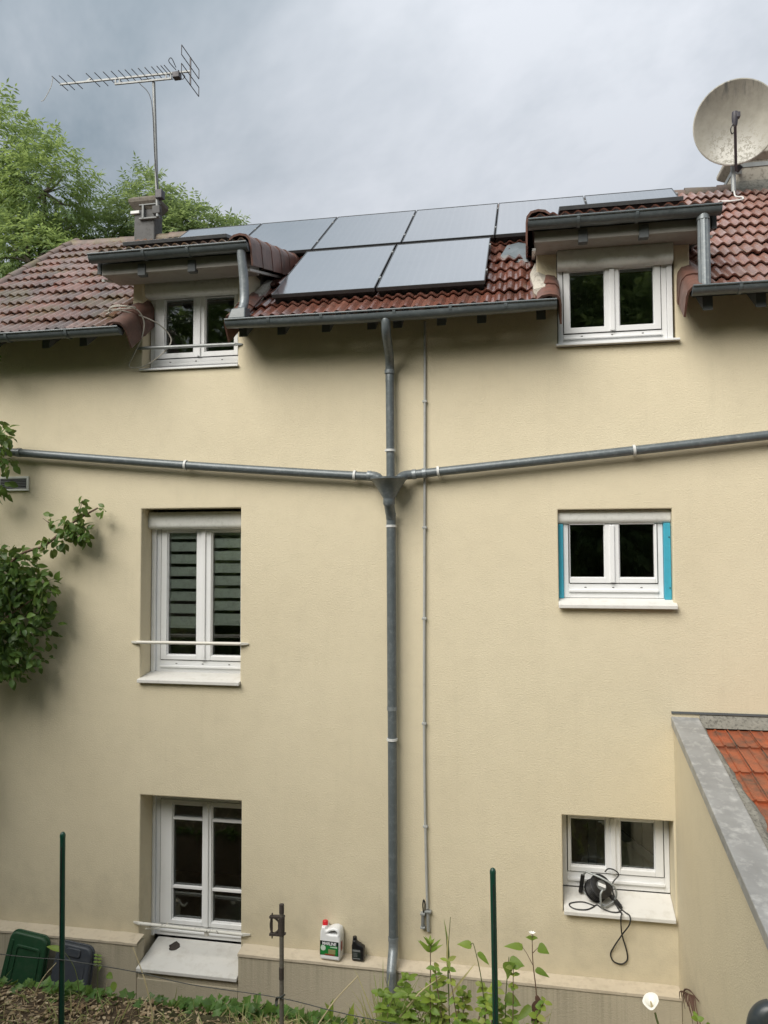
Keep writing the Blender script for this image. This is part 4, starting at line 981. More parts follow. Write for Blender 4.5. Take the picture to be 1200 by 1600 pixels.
# ------------------------------------------------------------------ satellite dish
ds = empty('satellite_dish', (3.60, 2.1, 8.86), 'large round stained satellite dish in front of the right chimney', 'satellite dish')
DC = Vector((3.615, 1.98, 9.262)); DR = .435
m = MB(); n = 48; k = 10
prof = [(DR*i/k, .13*(i/k)**2) for i in range(1, k+1)]+[(DR+.012, .125), (DR+.012, .105), (DR-.01, .10)]+[(DR*i/k, .13*(i/k)**2-.012) for i in range(k-1, 0, -1)]
for r, h in prof:
    for j in range(n): a = 2*math.pi*j/n; m.v.append((r*math.cos(a), r*math.sin(a), h))
for i in range(len(prof)-1):
    for j in range(n): m.f.append((i*n+j, i*n+(j+1) % n, (i+1)*n+(j+1) % n, (i+1)*n+j))
m.v += [(0, 0, 0), (0, 0, -.012)]; L0 = (len(prof)-1)*n
for j in range(n): m.f += [(len(m.v)-2, (j+1) % n, j), (len(m.v)-1, L0+j, L0+(j+1) % n)]
do = bpy.data.objects.new('reflector', m.mesh('reflector', 'dish', True)); COL.objects.link(do); do.parent = ds; do.location = DC-wloc(ds)
dnrm = Vector((-.16, -1, -.30)).normalized(); zx = dnrm; yx = (Vector((0, 0, 1))-zx*zx.z).normalized(); xx_ = yx.cross(zx)
do.rotation_euler = Matrix((xx_, yx, zx)).transposed().to_euler()
bot = DC-yx*(DR-.02)+zx*.12; lnb = Vector((3.50, 1.52, 9.12))
MB().bar(bot+Vector((0, 0, -.10)), lnb, .030, .036).build('arm', 'dark_metal', ds, bevel=.004)
MB().tube([lnb+Vector((0, .02, -.10)), lnb+Vector((0, .0, -.02)), lnb+Vector((0, .0, .04))], [.026, .034, .030], 12).build('receiver', 'dark_metal', ds, smooth=True)
MB().box(lnb.x+.01, lnb.x+.05, lnb.y-.03, lnb.y+.03, lnb.z-.03, lnb.z+.03).build('receiver_neck', 'dark_metal', ds, bevel=.006)
MB().tube(smooth_path([lnb+Vector((-.02, 0, -.08)), lnb+Vector((-.045, .0, -.14)), lnb+Vector((-.03, .03, -.18)), lnb+Vector((-.005, .05, -.16))], 5), .006, 6).build('connector_cable', 'cable', ds)
MB().tube([(3.62, 2.12, 8.55), (3.62, 2.12, 9.1)], .026, 12).build('mast', 'galv', ds, smooth=True)
MB().bar((3.62, 2.12, 8.78), (3.78, 2.44, 8.92), .04, .04).build('chimney_bracket', 'galv', ds)
MB().bar((3.60, 2.12, 8.90), (3.70, 2.12, 8.80), .05, .06).build('tilt_bracket', 'dark_metal', ds)
MB().tube(smooth_path([(3.62, 2.10, 8.55), (3.63, 2.08, 8.48), (3.68, 2.0, 8.43), (3.65, 1.9, 8.36), (3.52, 1.85, 8.33), (3.40, 1.9, 8.36)], 6), .009, 8).build('cable', 'clip', ds, smooth=True)

# ------------------------------------------------------------------ things on the ledge and the sill
def curve_solid(outline, holes, depth, bevel, name, mat, parent, place, res=3):
    """flat outline (with holes) extruded to a rounded solid; local x right, y up, z towards viewer"""
    cu = bpy.data.curves.new(name, 'CURVE'); cu.dimensions = '2D'; cu.fill_mode = 'BOTH'; cu.extrude = max(depth/2-bevel, .0005); cu.bevel_depth = bevel; cu.bevel_resolution = res; cu.offset = -bevel
    for pts in [outline]+holes:
        sp = cu.splines.new('POLY'); sp.points.add(len(pts)-1)
        for p, q in zip(sp.points, pts): p.co = (q[0], q[1], 0, 1)
        sp.use_cyclic_u = True
    tmp = bpy.data.objects.new(name, cu); COL.objects.link(tmp)
    dg = bpy.context.evaluated_depsgraph_get(); me = bpy.data.meshes.new_from_object(tmp.evaluated_get(dg)); bpy.data.objects.remove(tmp); bpy.data.curves.remove(cu)
    me.name = name; me.materials.clear(); me.materials.append(M[mat]); me.polygons.foreach_set('use_smooth', [True]*len(me.polygons))
    try: me.set_sharp_from_angle(angle=R(45))
    except Exception: pass
    o = bpy.data.objects.new(name, me); COL.objects.link(o); o.parent = parent
    o.matrix_local = Matrix.Translation(-wloc(parent)) @ place if parent else place
    return o
def text_mesh(txt, size, name, mat, parent, place, ext=.0006, sx=1.0):
    cu = bpy.data.curves.new(name, 'FONT'); cu.body = txt; cu.size = size; cu.extrude = ext; cu.align_x = 'CENTER'; cu.space_character = .95; cu.offset = .0008
    tmp = bpy.data.objects.new(name, cu); COL.objects.link(tmp)
    dg = bpy.context.evaluated_depsgraph_get(); me = bpy.data.meshes.new_from_object(tmp.evaluated_get(dg)); bpy.data.objects.remove(tmp); bpy.data.curves.remove(cu)
    me.name = name; me.materials.clear(); me.materials.append(M[mat])
    o = bpy.data.objects.new(name, me); COL.objects.link(o); o.parent = parent; o.matrix_local = Matrix.Translation(-wloc(parent)) @ place @ Matrix.Diagonal((sx, 1, 1, 1))
    return o
def rrect(x0, x1, y0, y1, r, n=5):
    P = []
    for cx, cy, a0 in ((x1-r, y1-r, 0), (x0+r, y1-r, 90), (x0+r, y0+r, 180), (x1-r, y0+r, 270)):
        for i in range(n+1): a = R(a0+90*i/n); P.append((cx+r*math.cos(a), cy+r*math.sin(a)))
    return P
def standing(x, y, z, rz=0., tilt=0.):            # local x right, y up, z towards -Y
    return Matrix.Translation((x, y, z)) @ Matrix.Rotation(rz, 4, 'Z') @ Matrix.Rotation(R(90)+tilt, 4, 'X')

# white jug with red cap and green label
jug = empty('jug', (-.555, -.085, .738), 'white plastic jug with red cap and green label on the ledge', 'jug')
pl_ = standing(-.555, -.085, .738, R(-4), R(-3))
ol = rrect(-.098, .098, 0, .255, .022)
ol = [(-.096, .012), (-.085, 0), (.085, 0), (.097, .012), (.098, .205), (.092, .245), (.075, .272), (.045, .283), (.005, .276), (-.035, .258), (-.045, .262), (-.048, .282), (-.085, .282), (-.088, .262), (-.097, .24), (-.099, .20)]
hole = [(-.022, .228), (.0, .248), (.035, .257), (.064, .25), (.07, .232), (.06, .224), (.0, .224)]
curve_solid(ol, [hole], .125, .018, 'body', 'white_plastic', jug, pl_)
MB().lathe([(.0225, 0), (.026, .004), (.026, .034), (.022, .04)], pl_ @ Vector((-.067, .276, 0)), axis=(pl_ @ Vector((0, 1, 0, 0)).to_4d()).to_3d() if False else (pl_.to_3x3() @ Vector((0, 1, 0))), n=20).build('cap', 'red_plastic', jug, smooth=True)
def label_plate(x0, x1, y0, y1, zz, mat, par, pl, name='label'):
    P = [pl @ Vector(p) for p in ((x0, y0, zz-.002), (x1, y0, zz-.002), (x1, y1, zz-.002), (x0, y1, zz-.002), (x0, y0, zz), (x1, y0, zz), (x1, y1, zz), (x0, y1, zz))]
    return MB().hexa(P).build(name, mat, par)
label_plate(-.094, .084, .042, .165, .0640, 'label_black', jug, pl_); label_plate(-.088, .078, .046, .128, .0655, 'label_green', jug, pl_, 'label_panel')
label_plate(-.045, .05, .047, .056, .0665, 'label_red', jug, pl_, 'label_strip'); label_plate(-.012, .055, .060, .098, .0664, 'grass', jug, pl_, 'label_picture')
MB().lathe([(.0, .0), (.024, .0), (.024, .001)], pl_ @ Vector((-.062, .105, .0658)), axis=(pl_.to_3x3() @ Vector((0, 0, 1))), n=20).build('label_seal', 'label_pale', jug)
text_mesh('MARLINE', .036, 'label_name', 'white_plastic', jug, pl_ @ Matrix.Translation((-.005, .133, .0660)), sx=.95)
label_plate(.005, .072, .113, .121, .0662, 'label_pale', jug, pl_, 'label_line')
MB().box(-.4585, -.4565, -.12, -.07, .82, .90).build('side_label', 'label_red', jug)

# small black oil bottle
ob = empty('oil_bottle', (-.305, -.08, .738), 'small black oil bottle beside the white jug on the ledge', 'bottle')
pl_ = standing(-.305, -.08, .738, R(-3))
ol = [(-.056, .006), (-.05, 0), (.05, 0), (.057, .008), (.058, .115), (.053, .128), (.012, .148), (-.012, .160), (-.018, .178), (-.050, .178), (-.052, .150), (-.057, .135)]
curve_solid(ol, [], .062, .012, 'body', 'black_plastic', ob, pl_)
MB().lathe([(.017, 0), (.019, .004), (.019, .028), (.016, .032)], pl_ @ Vector((-.033, .172, 0)), axis=(pl_.to_3x3() @ Vector((0, 1, 0))), n=18).build('cap', 'black_plastic', ob, smooth=True)
label_plate(-.048, .028, .018, .104, .0322, 'label_black', ob, pl_); label_plate(-.046, .026, .084, .101, .0335, 'label_grey', ob, pl_, 'label_band'); label_plate(-.046, .026, .020, .027, .0335, 'label_grey', ob, pl_, 'label_foot')
for yy in (.07, .06, .05, .04): label_plate(-.04, .0, yy, yy+.003, .0335, 'label_grey', ob, pl_, 'label_print')

# bin lids leaning on the plinth
def bin_lid(x, w, h, z0, lean, rz, mat, label, notch):
    t = empty('bin_lid', (x, -.30, z0), label, 'bin lid', 'bin lids leaning on the plinth')
    pl = Matrix.Translation((x, -.36, z0)) @ Matrix.Rotation(rz, 4, 'Y') @ Matrix.Rotation(R(90)-lean, 4, 'X')
    def taper(P): return [(px*(1-.10*(py/h)), py) for px, py in P]
    curve_solid(taper(rrect(-w/2, w/2, 0, h, .075)), [], .06, .018, 'shell', mat, t, pl)
    rim = taper(rrect(-w/2-.012, w/2+.012, -.012, h+.012, .085)); rin = taper(rrect(-w/2+.004, w/2-.004, .004, h-.004, .072))
    curve_solid(rim, [rin], .022, .006, 'rim', mat, t, pl @ Matrix.Translation((0, 0, -.02)))
    if notch:
        curve_solid(rrect(-.075, .075, h-.10, h-.025, .025), [], .02, .006, 'handle', mat, t, pl @ Matrix.Translation((0, 0, .033)))
        curve_solid(taper(rrect(-w/2+.055, w/2-.055, .05, h-.13, .04)), [], .014, .004, 'raised_panel', mat, t, pl @ Matrix.Translation((0, 0, .029)))
    else:
        a = rrect(-w/2+.10, w/2-.055, .06, h-.10, .03); b = rrect(-w/2+.125, w/2-.08, .085, h-.125, .02)
        curve_solid(taper(a), [taper(b)], .02, .005, 'raised_rib', mat, t, pl @ Matrix.Translation((0, 0, .032)))
        MB().bar(pl @ Vector((-w/2+.05, .08, .034)), pl @ Vector((-w/2+.065, h-.07, .034)), .03, .012, up=(0, -1, 0)).build('hinge_strip', mat, t, bevel=.004)
    return t
bin_lid(-3.57, .44, .56, .23, R(9), R(7), 'green_lid', 'dark green plastic bin lid leaning on the plinth at far left', False)
bin_lid(-3.055, .40, .47, .27, R(9), R(6), 'grey_lid', 'slate grey plastic bin lid with moulded handle leaning on the plinth', True)

# cable reel on the low right sill
rl = empty('cable_reel', (1.85, .06, 1.36), 'black cable reel in a tubular stand on the small low window sill', 'cable reel')
ax = Vector((.42, -.62, .66)).normalized(); rc = Vector((1.835, .075, 1.475))
MB().lathe([(.098, -.062), (.104, -.058), (.104, -.050), (.06, -.046), (.06, .046), (.104, .050), (.104, .058), (.098, .062)], rc, ax, 28).build('drum', 'black_plastic', rl, smooth=True)
m = MB()
for i in range(9): 
    u = ax.orthogonal().normalized(); w_ = ax.cross(u); h = -.042+.0105*i
    m.tube([rc+ax*h+(u*math.cos(a)+w_*math.sin(a))*(.088+.004*(i % 2)) for a in [2*math.pi*j/24 for j in range(25)]], .006, 6, False)
m.build('wound_cable', 'cable', rl, smooth=True)
MB().lathe([(.045, .058), (.045, .068), (.0, .069)], rc, ax, 20).build('hub', 'label_grey', rl, smooth=True)
lp = rc+ax*.072; u = Vector((1, .2, -.4)); u = (u-ax*u.dot(ax)).normalized(); w_ = ax.cross(u)
MB().hexa([lp+u*a+w_*b+ax*c for c in (-.002, .002) for a, b in ((-.035, -.014), (.035, -.014), (.035, .014), (-.035, .014))]).build('maker_plate', 'white_plastic', rl)
fr = smooth_path([rc+Vector((-.10, .02, .13)), rc+Vector((.02, -.05, .115)), rc+Vector((.12, -.08, .07)), rc+Vector((.15, -.07, .0)), rc+Vector((.13, -.04, -.08)), rc+Vector((.06, -.09, -.105)), rc+Vector((.02, -.13, -.10)), rc+Vector((.01, -.135, .0)), rc+Vector((.03, -.12, .04))], 6)
MB().tube(fr, .0085, 10).build('stand', 'galv', rl, smooth=True)
MB().tube(smooth_path([rc+Vector((-.10, .02, .13)), rc+Vector((-.13, .06, .06)), rc+Vector((-.12, .06, -.06)), rc+Vector((-.02, .0, -.112)), rc+Vector((.06, -.09, -.105))], 6), .0085, 10).build('stand', 'galv', rl, smooth=True)
MB().bar(rc+Vector((-.125, .05, .09)), rc+Vector((-.15, .05, -.07)), .035, .03, (0, 1, 0)).build('handle', 'black_plastic', rl, bevel=.008)
def sz(y): return 1.312+(y+.055)*.376+.006
lp1 = [(1.80, .02), (1.70, .05), (1.60, .03), (1.585, -.0), (1.63, -.03), (1.72, -.03), (1.78, .0), (1.82, .03), (1.86, .0), (1.93, -.03), (2.0, -.025), (2.03, .02), (2.02, .06)]
pts = [(a, b_, sz(b_)) for a, b_ in lp1]+[(1.98, .08, 1.40), (1.93, .10, 1.43), (1.90, .10, 1.45)]
MB().tube(smooth_path(pts, 6), .006, 8).build('cable', 'cable', rl, smooth=True)
pts = [(1.90, .13, 1.60), (1.93, .14, 1.625), (1.98, .14, 1.62), (2.02, .14, 1.58), (1.97, .12, 1.52), (1.96, .10, 1.46), (2.0, .03, sz(.03)+.01), (2.05, -.02, sz(-.02)), (2.085, -.062, 1.32), (2.08, -.085, 1.26), (2.02, -.05, 1.15), (1.955, -.02, 1.03), (1.925, -.012, .96), (1.95, -.012, .90), (2.02, -.012, .885), (2.065, -.012, .93), (2.055, -.015, 1.02), (2.02, -.03, 1.15), (2.01, -.075, 1.30), (2.02, -.06, 1.335), (2.01, -.02, sz(-.02)), (1.97, .05, sz(.05)+.02)]
MB().tube(smooth_path(pts, 6), .006, 8).build('hanging_cable', 'cable', rl, smooth=True)
MB().bar((1.93, .07, 1.43), (2.02, .0, 1.365), .03, .03).build('plug', 'black_plastic', rl, bevel=.008)

# a bit of dry root stuck on the annex wall
rt_ = empty('dry_root', (2.47, -.5, .9), 'dry brown root hanging on the annex wall near the ground', 'root')
m = MB(); rq = random.Random(21)
m.tube(smooth_path([(2.484, -.22, .80), (2.462, -.42, .94), (2.455, -.68, 1.07), (2.47, -.9, 1.12)], 5), [.007]*6+[.006]*5+[.004]*5, 6)
for i in range(12):
    q = i/11; y = -.30-.5*q; z = .86+.24*q
    dy = (q-.35)*.5+rq.uniform(-.06, .06); L = rq.uniform(.10, .20)
    m.tube(smooth_path([(2.462, y, z), (2.452, y-dy*.3, z-L*.25), (2.458, y-dy*.6-.02, z-L*.6), (2.470, y-dy*.75+rq.uniform(-.03, .03), z-L)], 4), [.0045]*5+[.0035]*4+[.002]*4, 6)
m.build('root', 'dead_leaf', rt_)

# ------------------------------------------------------------------ fence posts, pole, wire, black pipe
def post(x, top, label):
    t = empty('fence_post', (x, -1.9, ground_z(x, -1.9)), label, 'fence post', 'green fence posts')
    z0 = ground_z(x, -1.9)-.3; lean = .018
    MB().tube([(x+lean, -1.9, z0), (x, -1.9, top-.03)], .0195, 16).build('tube', 'green_post', t, smooth=True)
    MB().lathe([(.0205, 0), (.0205, .018), (.016, .032), (.007, .040)], (x, -1.9, top-.04), n=16).build('cap', 'green_post', t, smooth=True)
    MB().bar((x+.004, -1.9205, top-.10), (x+.004, -1.9205, z0), .006, .004, (0, 1, 0)).build('wire_slot', 'gasket', t)
post(-2.117, 2.418, 'green metal fence post in front of the bin lids')
post(1.014, 2.388, 'green metal fence post among the leafy weeds')
t = empty('scaffold_pole', (-.437, -1.9, .95), 'rusty pole with a scaffold clamp near its top', 'pole')
PX_, PY_ = -.437, -1.9
MB().tube([(PX_+.004, PY_, .7), (PX_, PY_, 2.03)], .0155, 14).build('tube', 'rust', t, smooth=True)
MB().tube([(PX_, PY_, 1.975), (PX_, PY_, 2.035)], .017, 14).build('tube_end', 'rust_dark', t, smooth=True)
MB().tube([(PX_, PY_, 1.83), (PX_, PY_, 1.95)], .0215, 14).build('clamp_sleeve', 'rust_dark', t, smooth=True)
m = MB()
for q in (-1, 1):
    m.tube(smooth_path([(PX_-.07, PY_, 1.95), (PX_-.05+q*.026, PY_, 1.92), (PX_-.05+q*.03, PY_, 1.888), (PX_-.05+q*.026, PY_, 1.855), (PX_-.065, PY_, 1.825)], 4), .007, 8)
m.bar((PX_-.085, PY_, 1.945), (PX_+.02, PY_, 1.952), .03, .014); m.bar((PX_-.085, PY_, 1.828), (PX_+.02, PY_, 1.832), .03, .014); m.tube([(PX_-.068, PY_, 1.97), (PX_-.068, PY_, 1.80)], .005, 8)
m.tube([(PX_+.02, PY_, 1.84), (PX_+.03, PY_, 1.84)], .009, 8)
m.build('clamp', 'rust_dark', t, smooth=True)
MB().tube([(PX_, PY_, 1.53), (PX_, PY_, 1.61)], .0175, 12).build('rust_band', 'rust_dark', t, smooth=True)
MB().tube(smooth_path([(PX_+.025, PY_, 1.43), (PX_, PY_-.03, 1.425), (PX_-.03, PY_-.01, 1.41), (PX_-.04, PY_, 1.38), (PX_-.03, PY_-.02, 1.36), (PX_-.025, PY_, 1.40)], 4), .006, 6).build('wire_knot', 'fence_wire', t)
fw_ = MB().tube(smooth_path([(-4.9, -1.93, 1.56), (-2.616, -1.93, 1.514), (-2.09, -1.925, 1.517), (-1.51, -1.93, 1.491), (-1.094, -1.93, 1.446), (-.45, -1.925, 1.42), (-.073, -1.93, 1.376), (.2, -1.93, 1.35), (1.01, -1.925, 1.29)], 6), .0032, 6).build('fence_wire', 'fence_wire', loc=(-.5, -1.93, 1.42))
tag(fw_, 'thin dark wire sagging between the fence posts', 'wire')
t = empty('vent_pipe', (2.44, -2.6, 1.0), 'charcoal plastic pipe elbow at the annex wall in the bottom right corner', 'pipe')
MB().tube(smooth_path([(2.425, -2.62, .8), (2.425, -2.62, 1.75), (2.43, -2.62, 1.93), (2.455, -2.62, 2.015), (2.52, -2.62, 2.05), (2.66, -2.62, 2.055)], 7), .056, 20).build('elbow', 'black_pipe', t, smooth=True)
MB().tube([(2.425, -2.62, 1.78), (2.425, -2.62, 1.88)], .062, 20).build('socket', 'black_pipe', t, smooth=True)

# ------------------------------------------------------------------ plants
def leaf_geo(m, p, d, nrm, L, W, droop=.25, shape='oval'):
    """one curved leaf with a folded midrib: 8 points, 6 faces"""
    d = d.normalized(); r = d.cross(nrm)
    if r.length < 1e-4: r = d.orthogonal()
    r.normalize(); n = r.cross(d).normalized(); k = len(m.v)
    wd = {'oval': (.24, .43, .5, .40, .20), 'heart': (.44, .56, .50, .34, .14), 'lance': (.20, .42, .46, .30, .12), 'blade': (.5, .5, .45, .35, .2), 'ivy': (.50, .32, .56, .25, .12)}[shape]
    ts = (.08, .26, .47, .68, .87); wav = .06*math.sin(p.x*91+p.z*57)
    def q(t, s): return p+d*(L*t)+r*(W*s+wav*L*t*t)+n*(abs(s)*W*(.30+wav)-droop*L*t*t)
    P = [q(0, 0)]+[q(t, 0) for t in ts]+[q(1, 0)]+[q(t, -w) for t, w in zip(ts, wd)]+[q(t, w) for t, w in zip(ts, wd)]
    m.v += [tuple(x) for x in P]
    for o in (7, 12):
        m.f.append((k, k+1, k+o)); m.f += [(k+o+i, k+1+i, k+2+i, k+o+1+i) for i in range(4)]; m.f.append((k+o+4, k+5, k+6))
def rv(rq, s=1.): return Vector((rq.uniform(-s, s), rq.uniform(-s, s), rq.uniform(-s, s)))

def build_leaves(m, name, mat, parent):
    o = m.build(name, mat, parent); o.data.polygons.foreach_set('use_smooth', [True]*len(o.data.polygons)); return o

# --- trees: trunk, limbs, sprays of leaflets
def tree(name, label, base, blobs, trunk_h, nspray, leaf, mat, seed, group, leaflets=9, LL=.12, LW=.036, droop=.5):
    """blobs: ellipsoids (x,y,z,rx,ry,rz,weight) that the limbs reach into"""
    rq = random.Random(seed); t = empty(name, base, label, 'tree', group)
    tr = MB(); B = Vector(base); top = B+Vector((rq.uniform(-.3, .3), rq.uniform(-.3, .3), trunk_h))
    tr.tube(smooth_path([B, B.lerp(top, .5)+rv(rq, .15), top], 5), [.22-.012*i for i in range(11)], 10)
    W = []; 
    for b in blobs: W += [b]*max(1, int(b[6]*20))
    tips = []
    for b in blobs:
        c = Vector(b[:3]); mid = top.lerp(c, .5)+Vector((rq.uniform(-.3, .3), rq.uniform(-.3, .3), -.3))
        P = smooth_path([top-Vector((0, 0, .4)), mid, c], 5); tr.tube(P, [.09-.006*i for i in range(len(P))], 7)
        for _ in range(max(4, int(10*b[6]))):
            v = Vector((rq.gauss(0, 1), rq.gauss(0, 1), rq.gauss(0, 1))).normalized()
            e = c+Vector((v.x*b[3], v.y*b[4], v.z*b[5]))*rq.uniform(.5, .95)
            P = smooth_path([c, c.lerp(e, .5)+rv(rq, .12), e], 3); tr.tube(P, [.03-.0035*i for i in range(len(P))], 5)
    tr.build('trunk', 'bark', t, smooth=True)
    V = []; F = []
    for i in range(nspray):
        b = rq.choice(W); c = Vector(b[:3])
        v = Vector((rq.gauss(0, 1), rq.gauss(0, 1), rq.gauss(0, 1))).normalized(); rr = rq.uniform(.15, 1.)**.45
        # lumpy outline
        rr *= .8+.35*math.sin(v.x*5+b[0])*math.sin(v.z*6+b[2]*2)*.6+rq.uniform(-.08, .12)
        p = c+Vector((v.x*b[3], v.y*b[4], v.z*b[5]))*rr
        d = (v*.8+Vector((rq.uniform(-.6, .6), rq.uniform(-.6, .6), rq.uniform(-.5, .3)))).normalized()
        Ls = rq.uniform(.22, .42); r = d.cross(Vector((0, 0, 1))); r = r.normalized() if r.length > .01 else Vector((1, 0, 0)); n = r.cross(d)
        for k in range(leaflets):
            q = (k//2+1)/(leaflets/2); s = 1 if k % 2 else -1
            o = p+d*(Ls*q)-Vector((0, 0, 1))*droop*Ls*q*q*.6
            ld = (d*.55+r*s*.8-Vector((0, 0, 1))*rq.uniform(.1, .7)+rv(rq, .2)).normalized() if k < leaflets-1 else d
            lr = ld.cross(n+rv(rq, .4)); lr = lr.normalized() if lr.length > .01 else r
            l = LL*rq.uniform(.75, 1.25); w_ = LW*rq.uniform(.8, 1.2); kk = len(V)
            V += [tuple(o), tuple(o+ld*l*.42+lr*w_*.5), tuple(o+ld*l-Vector((0, 0, .02))), tuple(o+ld*l*.42-lr*w_*.5)]
            F.append((kk, kk+1, kk+2, kk+3))
    me = bpy.data.meshes.new('crown'); A = np.array(V, dtype=np.float64)-np.array(base); me.from_pydata(A.tolist(), [], F); me.materials.append(M[mat]); me.update()
    o = bpy.data.objects.new('crown', me); COL.objects.link(o); o.parent = t
    return t
tree('broadleaf_tree', 'tall leafy tree behind the left end of the roof', (-9.3, 7.0, .16),
     [(-9.6, 6.5, 12.6, 1.15, 1.2, 1.35, 1.1), (-8.15, 6.4, 11.6, .95, 1.2, 1.15, 1.0), (-9.9, 6.6, 10.4, 1.6, 1.5, 1.4, 1.5), (-8.1, 6.0, 10.0, 1.3, 1.3, 1.0, 1.2), (-9.0, 6.2, 8.6, 1.9, 1.6, 1.1, 1.6), (-10.6, 6.6, 8.0, 1.5, 1.5, 1.6, 1.1), (-7.3, 6.2, 9.2, .9, 1.1, .85, .7)], 6.5, 5800, None, 'tree_leaf', 4, 'trees behind the roof', 9, .13, .040)
tree('ash_tree', 'feathery pale tree between the tall tree and the left chimney', (-6.5, 8.5, .16),
     [(-6.9, 8.2, 11.6, 1.0, 1.0, .95, .9), (-6.1, 8.1, 11.0, .75, .9, .8, .7), (-6.2, 8.2, 10.0, 1.1, 1.1, .9, .9), (-7.6, 8.3, 10.5, 1.1, 1.0, 1.0, .8), (-7.75, 8.0, 11.2, .8, .9, .9, .6), (-6.8, 8.2, 12.25, .45, .5, .5, .25), (-5.7, 8.2, 11.5, .4, .5, .5, .3)], 7, 2800, None, 'tree_leaf2', 9, 'trees behind the roof', 11, .13, .034)
tree('ash_tree', 'small feathery treetop right of the left chimney', (-4.6, 8.8, .16),
     [(-5.0, 8.4, 10.9, .55, .7, .75, .7), (-4.55, 8.4, 10.3, .8, .8, .55, .8), (-5.2, 8.5, 11.35, .3, .4, .35, .25), (-3.9, 8.4, 9.95, .45, .6, .4, .4)], 7, 950, None, 'tree_leaf2', 13, 'trees behind the roof', 11, .13, .034)
# trees behind the camera, mirrored in the panes, then plants added for shade
def back_tree(src, loc, rz, s, label):
    r = src.copy(); COL.objects.link(r); r.location = loc; r.rotation_euler = (0, 0, rz); r.scale = (s,)*3; r['label'] = label; r['group'] = 'garden trees facing the house'
    for c in src.children:
        q = c.copy(); COL.objects.link(q); q.parent = r
gt = tree('garden_tree', 'broad garden tree facing the house from the slope behind the viewer', (-4, -19, 3.9),
     [(-4, -19, 11.0, 3.2, 2.6, 2.6, 1.5), (-6.2, -19, 8.4, 2.6, 2.2, 2.2, 1.2), (-1.8, -19, 8.2, 2.6, 2.2, 2.2, 1.2), (-4, -18.5, 6.4, 3.6, 2.2, 1.8, 1.3), (-4, -18.5, 4.9, 4.0, 2.0, 1.1, 1.0)], 3, 9000, None, 'tree_leaf', 31, 'garden trees facing the house', 7, .22, .10)
for i, (x, y, rz, s) in enumerate(((2.5, -16.5, 1.0, 1.2), (9.5, -15.5, 2.2, 1.1), (-10, -14, 3.4, 1.25), (-17, -12, 4.0, 1.0), (15, -11, 5.2, 1.0), (-1, -25, .5, 1.45), (6, -26, 2.9, 1.45), (-7.8, -4.4, 1.7, .62))):
    back_tree(gt, (x, y, 3.7 if y < -14 else 2.6), rz, s, 'broad garden tree facing the house from the slope behind the viewer' if y < -9 else 'unseen garden tree added to shade the lower left wall')  # nearest one is out of view, added to block sun from the left wall
for x, y, rz, s, l in ((-3.1, -4.8, .4, .34, 'unseen bush left of the viewer, added to shade the wall'), (4.2, -4.9, 2.0, .30, 'unseen bush right of the viewer, added to shade the wall'), (-5.2, -3.6, 5.0, .34, 'unseen bush below the left garden tree, added to shade the wall')):
    back_tree(gt, (x, y, ground_z(x, y)-.4), rz, s, l)  # unseen bushes, added to block low sun and darken the wall foot

# --- climbing shrub at the left edge of the wall
def shrub(name, label, base, stems, clusters, mat, seed, L=(.05, .085), W=.62, shape='oval', cat='shrub', group=None, smat='twig', droop=.3, out=(0, -.6, .35)):
    rq = random.Random(seed); t = empty(name, base, label, cat, group)
    if stems:
        m = MB()
        for P, r in stems:
            Q = smooth_path(P, 5); m.tube(Q, [r*(1-.7*i/len(Q)) for i in range(len(Q))], 6)
        m.build('stem', smat, t, smooth=True)
    m = MB()
    for (x, y, z, rx, ry, rz, n) in clusters:
        for _ in range(n):
            v = Vector((rq.gauss(0, 1), rq.gauss(0, 1), rq.gauss(0, 1))).normalized()*rq.uniform(.05, 1)**.5
            p = Vector((x+v.x*rx, y+v.y*ry, z+v.z*rz))
            if p.y > -.03 and p.x > XL: p.y = -.03-rq.uniform(0, .08)
            d = (v*.6+Vector((0, 0, -.35))+rv(rq, .6)).normalized(); nn = (Vector(out)+rv(rq, .7)).normalized()
            l = rq.uniform(*L); leaf_geo(m, p, d, nn, l, l*W*rq.uniform(.8, 1.1), droop*rq.uniform(.3, 1.5), shape)
    build_leaves(m, 'foliage', mat, t); return t
